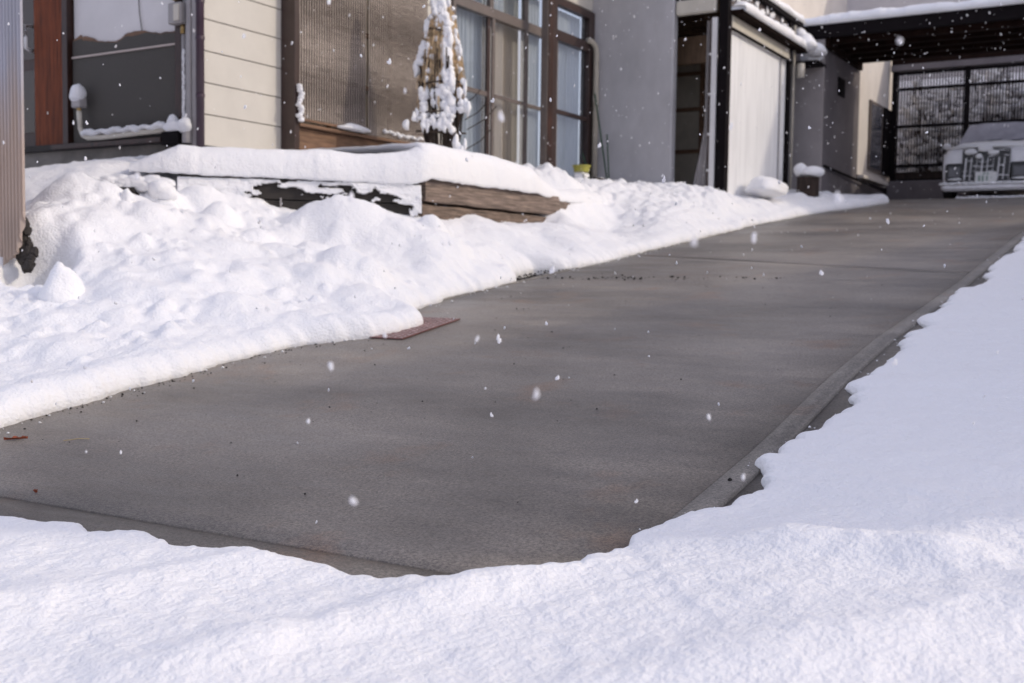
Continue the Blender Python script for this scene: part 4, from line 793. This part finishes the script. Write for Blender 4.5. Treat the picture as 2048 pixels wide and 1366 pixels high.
gt = thing('slatted_gate', 'black framed gate of narrow vertical slats behind the parked car', 'gate', (23, 3, 1.4))
for v in (5.02, 3.66, 2.3, .94, -.42): MB().box(22.98, 23.08, v-.05, v+.05, 1.3, 4.12, .003).build('post', M['black'], gt)
for z in (1.95, 2.24, 3.02, 3.76, 4.07): MB().box(22.96, 22.995, -.4, 4.97, z-.03, z+.03, .003).build('rail', M['black'], gt)
mb = MB(); v = -.35
while v < 4.96: mb.box(23.0, 23.012, v, v+.022, 2.0, 4.07); v += .055
mb.build('slats', M['slat'], gt, kind='stuff')
MB().box(23.0, 23.03, -.35, 4.96, 1.96, 2.12, .003).build('kick_board', M['bark'], gt)
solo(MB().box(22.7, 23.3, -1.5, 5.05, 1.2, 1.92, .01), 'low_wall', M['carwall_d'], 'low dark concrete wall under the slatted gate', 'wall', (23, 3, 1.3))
# snowy thicket behind the gate
rr = random.Random(21)
for (cs_, cv_, lab, hh) in ((24.6, 4.6, 'snow-laden bare shrub behind the left bay of the slatted gate', 2.9), (25.1, 3.2, 'tall snow-laden bare shrub behind the middle bay of the slatted gate', 3.3), (24.7, 1.9, 'snow-laden bare shrub behind the gate above the car', 3.0), (24.9, .3, 'snow-laden bare shrub at the right end of the gate', 3.0)):
    t = thing('snowy_shrub', lab, 'shrub', (cs_, cv_, 1.3), 'snowy shrubs behind the gate'); mb = MB(); ms = MB()
    for k in range(80):
        a = rr.uniform(0, 6.28); r = rr.uniform(.1, .95); z1 = 1.4+hh*rr.uniform(.35, 1); e = np.array([cs_+r*math.cos(a)*.6, cv_+r*math.sin(a), z1]); b = np.array([cs_+.1*math.cos(a), cv_+.25*math.sin(a), 1.3]); m1 = (e+b)/2+np.array([rr.uniform(-.15, .15), rr.uniform(-.2, .2), .1])
        mb.tube([b, m1, e], [.022, .014, .006], 4, False)
        for j in range(3): f = m1+(e-m1)*rr.random(); g2 = f+np.array([rr.uniform(-.2, .2), rr.uniform(-.35, .35), rr.uniform(-.05, .3)]); mb.tube([f, g2], .006, 3, False); ms.blob(f+np.array([-.02, 0, .03]), (.07, .07+.12*rr.random(), .05+.06*rr.random()), .25, rr.randint(0, 999), 1)
    mb.build('branches', M['twig'], t, kind='stuff'); ms.build('snow_on_branches', M['snow_far'], t, smooth=True, kind='stuff')
bk = MB(); bk.box(25.9, 26.9, -6, 7.0, 1.0, 4.2); bk.v = [(s, v, z+(.4 if z > 2 and s > 26 else 0)) for s, v, z in bk.v]; solo(bk, 'snow_slope', M['snow_far'], None, None, (26, 2, 1), kind='structure')

# ------------------------------------------------------------------ parked car (front faces down the drive)
CV0, CZ, CF = 2.79, 1.375, 19.75
car = thing('parked_car', 'small snow-covered car with a black mesh grille parked nose out in the carport', 'car', (CF+1.6, CV0, CZ))
secs = [  # s, half width at sill, half width at shoulder, z sill, z shoulder, z top, half width top
 (0.00, .60, .66, .16, .62, .74, .58), (.06, .69, .72, .12, .68, .80, .62), (.35, .735, .735, .14, .74, .88, .64), (.85, .74, .735, .15, .80, .95, .62), (1.45, .74, .73, .15, .85, 1.36, .54), (2.0, .74, .73, .15, .86, 1.42, .54), (2.8, .74, .73, .15, .86, 1.42, .53), (3.2, .73, .72, .18, .84, 1.34, .52), (3.36, .70, .70, .25, .8, .95, .56)]
P = []; 
for (s, a, b, z0, z1, z2, c) in secs:
    half = [(0, z0), (a*.9, z0), (a, z0+.08), (b, (z0+z1)/2), (b*.99, z1), ((b+c)/2, (z1*1.2+z2*.8)/2), (c, z2-.03), (c*.86, z2), (0, z2+.02)]
    ring = [(CF+s, CV0+x, CZ+z) for x, z in half]+[(CF+s, CV0-x, CZ+z) for x, z in half[-2:0:-1]]
    P += ring
k = 16; fs = [(i*k+j, i*k+(j+1) % k, (i+1)*k+(j+1) % k, (i+1)*k+j) for i in range(len(secs)-1) for j in range(k)]+[tuple(range(k))[::-1], tuple((len(secs)-1)*k+j for j in range(k))]
o = MB().add(P, fs).build('body', M['car'], car, smooth=True); sbd = o.modifiers.new('sub', 'SUBSURF'); sbd.levels = 2; sbd.render_levels = 2
# windscreen under thin snow
mb = MB(); 
def cpnt(s, x, z): return (CF+s, CV0+x, CZ+z)
mb.add([cpnt(.80, .60, .955), cpnt(.80, -.60, .955), cpnt(1.38, -.50, 1.36), cpnt(1.38, .50, 1.36), cpnt(.76, .3, .965), cpnt(.76, -.3, .965), cpnt(1.34, -.25, 1.38), cpnt(1.34, .25, 1.38)], [(0, 4, 7, 3), (4, 5, 6, 7), (5, 1, 2, 6)]); mb.build('windscreen', M['wsnow'], car, smooth=True)
MB().tube([cpnt(.77, .3, .985), cpnt(.85, -.1, 1.03)], .008, 5).build('wiper', M['cardark'], car); MB().tube([cpnt(.77, -.2, .985), cpnt(.85, -.55, 1.03)], .008, 5).build('wiper', M['cardark'], car)
mb = MB().blob(cpnt(.40, 0, .82), (.46, .70, .13), .05, 3, 3, .4); mb.build('bonnet_snow', M['snow_far'], car, smooth=True)
gr = MB().box(CF-.035, CF+.05, CV0-.36, CV0+.38, CZ+.26, CZ+.78, .01).build('grille', M['cardark'], car)
mb = MB()
for i in range(9):
    x = -.34+i*.085; w = .003+.003*(i % 3)
    mb.add([(CF-.05, CV0+x-w+.0, CZ+.27), (CF-.05, CV0+x+w, CZ+.27), (CF-.03, CV0+x+w-.03, CZ+.76), (CF-.03, CV0+x-w-.03, CZ+.76)], [(0, 1, 2, 3)])
rg2 = random.Random(5)
for j in range(6):
    z = .33+j*.082
    for i in range(9):
        if rg2.random() < .4: continue
        a_ = -.35+i*.08; h_ = .004+.010*rg2.random(); mb.add([(CF-.052, CV0+a_, CZ+z+.01*math.sin(i)), (CF-.052, CV0+a_+.08, CZ+z+.01*math.sin(i+1)), (CF-.052, CV0+a_+.08, CZ+z+h_+.01*math.sin(i+1)), (CF-.052, CV0+a_, CZ+z+h_+.01*math.sin(i))], [(0, 1, 2, 3)])
mb.build('mesh_bars', M['car'], gr, kind='stuff')
mb = MB()
for (x, z, a, b) in ((.25, .74, .1, .05), (0.02, .78, .12, .05), (-.1, .72, .1, .04), (.12, .66, .06, .04)): mb.blob((CF-.06, CV0+x, CZ+z), (.02, a, b), .2, int(x*50), 2)
mb.build('grille_snow', M['snow_far'], gr, smooth=True)
for sgn in (1, -1):
    c = CV0+sgn*.50
    h = MB().box(CF-.02, CF+.10, c-.15, c+.15, CZ+.25, CZ+.56, .03).build('headlight', M['cardark'], car)
    MB().box(CF-.03, CF-.021, c-.09, c+.09, CZ+.33, CZ+.49, .003).build('lens', M['lens'], h); MB().blob((CF-.03, c, CZ+.29), (.03, .12, .02), .2, 3, 2).build('snow_ledge', M['snow_far'], h, smooth=True)
    MB().blob((CF+.9, CV0+sgn*.79, CZ+.95), (.05, .075, .055), .05, 4, 3).build('mirror', M['car'], car, smooth=True)
    for s in (.58, 2.75):
        mb = MB(); y = CV0+sgn*.66; mb.tube([(CF+s, y-.08, CZ+.26), (CF+s, y+.08, CZ+.26)], .27, 24); wh = mb.build('wheel', M['tyre'], car, smooth=False); MB().tube([(CF+s, y+sgn*.081, CZ+.26), (CF+s, y+sgn*.09, CZ+.26)], .17, 20).build('rim', M['grey'], wh)
MB().box(CF-.06, CF+.16, CV0-.70, CV0+.70, CZ+.10, CZ+.225, .04).build('bumper', M['car'], car)
mb = MB(); 
for k in range(13): mb.blob((CF-.05, CV0-.66+k*.110, CZ+.215), (.05, .08, .03), .15, k, 2)
mb.build('bumper_snow', M['snow_far'], car, smooth=True)
pl = MB().box(CF-.075, CF-.06, CV0-.165, CV0+.165, CZ+.215, CZ+.40, .003).build('number_plate', M['plate'], car)
mb = MB()
for (y0, w, h0, h1) in ((.02, .022, .25, .34), (-.045, .03, .25, .34), (-.10, .03, .25, .34), (.09, .012, .29, .31), (.0, .09, .36, .38)): mb.box(CF-.0775, CF-.0755, CV0-y0-w/2, CV0-y0+w/2, CZ+h0, CZ+h1)
mb.build('plate_print', M['plateg'], pl)
mb = MB()
for k in range(30): mb.blob((19.6+rnd.uniform(-.04, .04), 3.2-k*.06, float(gz(19.6))+.005), (.06, .06, .03), .2, k, 1)
solo(mb, 'snow_ridge', M['snow_far'], None, None, (19.6, 2.6, 1.3), smooth=True, kind='stuff')

# ------------------------------------------------------------------ tread plate over the drain, leaf, stalk, grit
tpc = [(5.22, 4.07), (5.19, 3.89), (5.93, 3.98), (5.97, 4.42), (5.3, 4.55)]
tpl = thing('tread_plate', 'rusty red steel tread plate half buried by snow at the driveway edge', 'metal plate', (5.6, 4.1, float(gz(5.6))))
def gp3(s, v, h): return (s, v, float(gz(s))+h)
Q = [(5.19, 3.90), (5.95, 4.0), (5.93, 4.55), (5.17, 4.45)]
mb = MB().add([gp3(a, b, .004) for a, b in Q]+[gp3(a, b, .010) for a, b in Q], [(3, 2, 1, 0), (4, 5, 6, 7), (0, 1, 5, 4), (1, 2, 6, 5), (2, 3, 7, 6), (3, 0, 4, 7)]); mb.build('plate', M['rust'], tpl)
mb = MB()
for i in range(17):
    for j in range(12):
        a = (i+.5)/17; b = (j+.5)/12; s = Q[0][0]+(Q[1][0]-Q[0][0])*a; v = Q[0][1]+(Q[1][1]-Q[0][1])*a+.55*b; an = math.radians(45 if (i+j) % 2 else -45); c, sn = math.cos(an), math.sin(an); L, w = .021, .008
        pts_ = [(s+c*x-sn*y, v+sn*x+c*y) for x, y in ((-L, 0), (0, -w), (L, 0), (0, w))]; mb.add([gp3(p[0], p[1], .0102) for p in pts_]+[gp3(s, v, .0150)], [(0, 1, 4), (1, 2, 4), (2, 3, 4), (3, 0, 4)])
mb.build('treads', M['worn'], tpl, kind='stuff')
def leafmesh(s, v, L, w, an, curl=.012):
    n = 8; P = []; c, sn = math.cos(an), math.sin(an)
    for i in range(n+1):
        t = i/n; ww = w*math.sin(math.pi*t)**.7*(1+.3*math.sin(i*5)); x = (t-.5)*L
        for y, z in ((-ww, curl*1.2*abs(math.sin(i))), (0, .002), (ww, curl)): P.append(gp3(s+c*x-sn*y, v+sn*x+c*y, .002+z))
    return MB().add(P, [(i*3+k, i*3+k+1, i*3+k+4, i*3+k+3) for i in range(n) for k in (0, 1)])
solo(leafmesh(2.73, 4.0, .095, .013, 2.2), 'dead_leaf', M['leaf'], 'curled red-brown dead leaf on the driveway at the left edge', 'leaf', gp3(2.73, 4.0, 0))
solo(leafmesh(2.28, 3.24, .018, .006, 1.0), 'dead_leaf', M['leaf'], 'tiny orange leaf scrap near the bottom left of the driveway', 'leaf', gp3(2.28, 3.24, 0))
solo(MB().tube([gp3(2.79, 3.78, .004), gp3(2.83, 3.74, .006), gp3(2.85, 3.70, .004)], .0018, 5), 'dry_stalk', M['stalk'], 'thin pale dry stalk lying beside the dead leaf', 'stalk', gp3(2.8, 3.74, 0))
def pebble(mb, s, v, r, sd): mb.blob(gp3(s, v, r*.4), (r, r*rr.uniform(.6, 1), r*.6), .25, sd, 1)
mb = MB(); rr = random.Random(31)
for k in range(150):                                              # the line of crumbs across the drive
    t = rr.choice([.02, .04, .05, .12, .24, .27, .31, .33, .42, .47, .5, .62, .66, .7, .83, .95, 1.1])+rr.gauss(0, .022); s = 8.15+.25*t+rr.gauss(0, .045)+.05*math.sin(t*23); v = 4.6-1.75*t+rr.gauss(0, .015); pebble(mb, s, v, rr.choice([.002, .003, .003, .004, .005, .007, .012]), k)
for k in range(130): s = rr.uniform(2.4, 9); v = 1.4+3.2*rr.random()**.7; pebble(mb, s, v, rr.choice([.002, .003, .003, .005]), k)
for k in range(110): s = rr.uniform(2.4, 5.2); v = float(np.interp(s, EDGE[:, 0], EDGE[:, 1]))-.01-.12*rr.random()**2; pebble(mb, s, v, rr.choice([.003, .004, .006]), k)
for k in range(120): s = rr.uniform(7.8, 8.9); v = rr.uniform(4.74, 4.95); pebble(mb, s, v, rr.choice([.006, .01, .012]), k)
pebble(mb, 3.26, 1.17, .011, 5)
solo(mb, 'grit', M['grit'], None, None, (5, 3, -.5), kind='stuff')

mb = MB()
for k in range(420):
    if k % 3 == 0: s = rr.uniform(2.6, 12); v = float(np.interp(s, EDGE[:, 0], EDGE[:, 1]))-.02-.10*rr.random()**2; r = rr.choice([.003, .004, .006, .009])
    else:
        i_ = rr.randrange(200, len(T)-100); s = ES[i_]-DS[i_]*.07*rr.random()**2; v = EV[i_]-DV[i_]*.07*rr.random()**2; r = rr.choice([.002, .003, .004, .006])
        if s < 2.35: continue
    mb.blob(gp3(s, v, r*.5), (r, r, r*.7), .3, k, 1)
solo(mb, 'snow_crumbs', M['snow_far'], None, None, (5, 3, -.5), smooth=True, kind='stuff')
# ------------------------------------------------------------------ unseen blocks added right of the drive, shaped so their shade falls across it
n1 = thing('shade_block_low', 'low siding-clad block added to cast shade right of the driveway, outside the picture', 'house', (12, -4, 0))
fpn = [(4.08, -2.95), (19.4, -2.95), (19.4, -7.6), (5.83, -7.6)]; P = [(a, b, z) for z in (-1.5, 3.2) for a, b in fpn]
MB().add(P, [(0, 1, 2, 3), (7, 6, 5, 4), (0, 4, 5, 1), (1, 5, 6, 2), (2, 6, 7, 3), (3, 7, 4, 0)]).build('wall', M['shade_block'], n1); P = [(a, b, z) for z in (3.2, 3.34) for a, b in fpn]
MB().add(P, [(0, 1, 2, 3), (7, 6, 5, 4), (0, 4, 5, 1), (1, 5, 6, 2), (2, 6, 7, 3), (3, 7, 4, 0)]).build('roof', M['roof'], n1)
n2 = thing('shade_block_tall', 'narrow tall block added to cast shade, uphill on the right, outside the picture', 'house', (21.5, -4, 1))
MB().box(20.5, 23.3, -7.5, -2.95, .5, 8.0).build('wall', M['shade_block'], n2); MB().box(20.42, 23.4, -7.6, -2.9, 8.0, 8.2).build('roof', M['roof'], n2)  # added tall and narrow, to shade the carport roof but not the wall behind

# ------------------------------------------------------------------ falling snow
rr = random.Random(77); base = []
for sd in range(5):
    mb = MB()
    for j in range(3): mb.blob((rr.uniform(-.6, .6), rr.uniform(-.6, .6), rr.uniform(-.6, .6)), (rr.uniform(.4, .9),)*3, .3, sd*7+j, 1)
    base.append((np.array(mb.v), mb.f))
VV = []; FF = []; nv = 0
for k in range(12000):
    x = rr.uniform(-8, 11); y = rr.uniform(.9, 18.5); z = rr.uniform(-1.2, 5)
    if k < 34: y = rr.uniform(1.0, 2.6); x = rr.uniform(-.5, .5)*y; z = rr.uniform(-.28, .26)*y
    s = x*U[0]+y*U[1]; v = x*V[0]+y*V[1]
    if v > 7.2 or (v > 5.2 and s > 14.3) or z < float(gz(s))+.05: continue
    bv_, bf = base[k % 5]; r = rr.choice([.002, .0025, .003, .003, .0035, .004, .005, .007]); 
    r = min(r, .0030+.0005*y)
    a = rr.uniform(0, 6.28); c, sn = math.cos(a), math.sin(a); R = np.array([[c, -sn, 0], [sn, c, 0], [0, 0, 1]]); st_ = np.array([1, 1, rr.uniform(1, 2.2)])
    VV.append((bv_@R.T)*st_*r+np.array([s, v, z])); FF += [tuple(i+nv for i in f) for f in bf]; nv += len(bv_)
o = mkobj('falling_snow', np.vstack(VV), FF, M['flake'], smooth=True); o.rotation_euler = (0, 0, ANG); o['kind'] = 'stuff'
for o in list(bpy.data.objects):
    if '_org' in o: del o['_org']
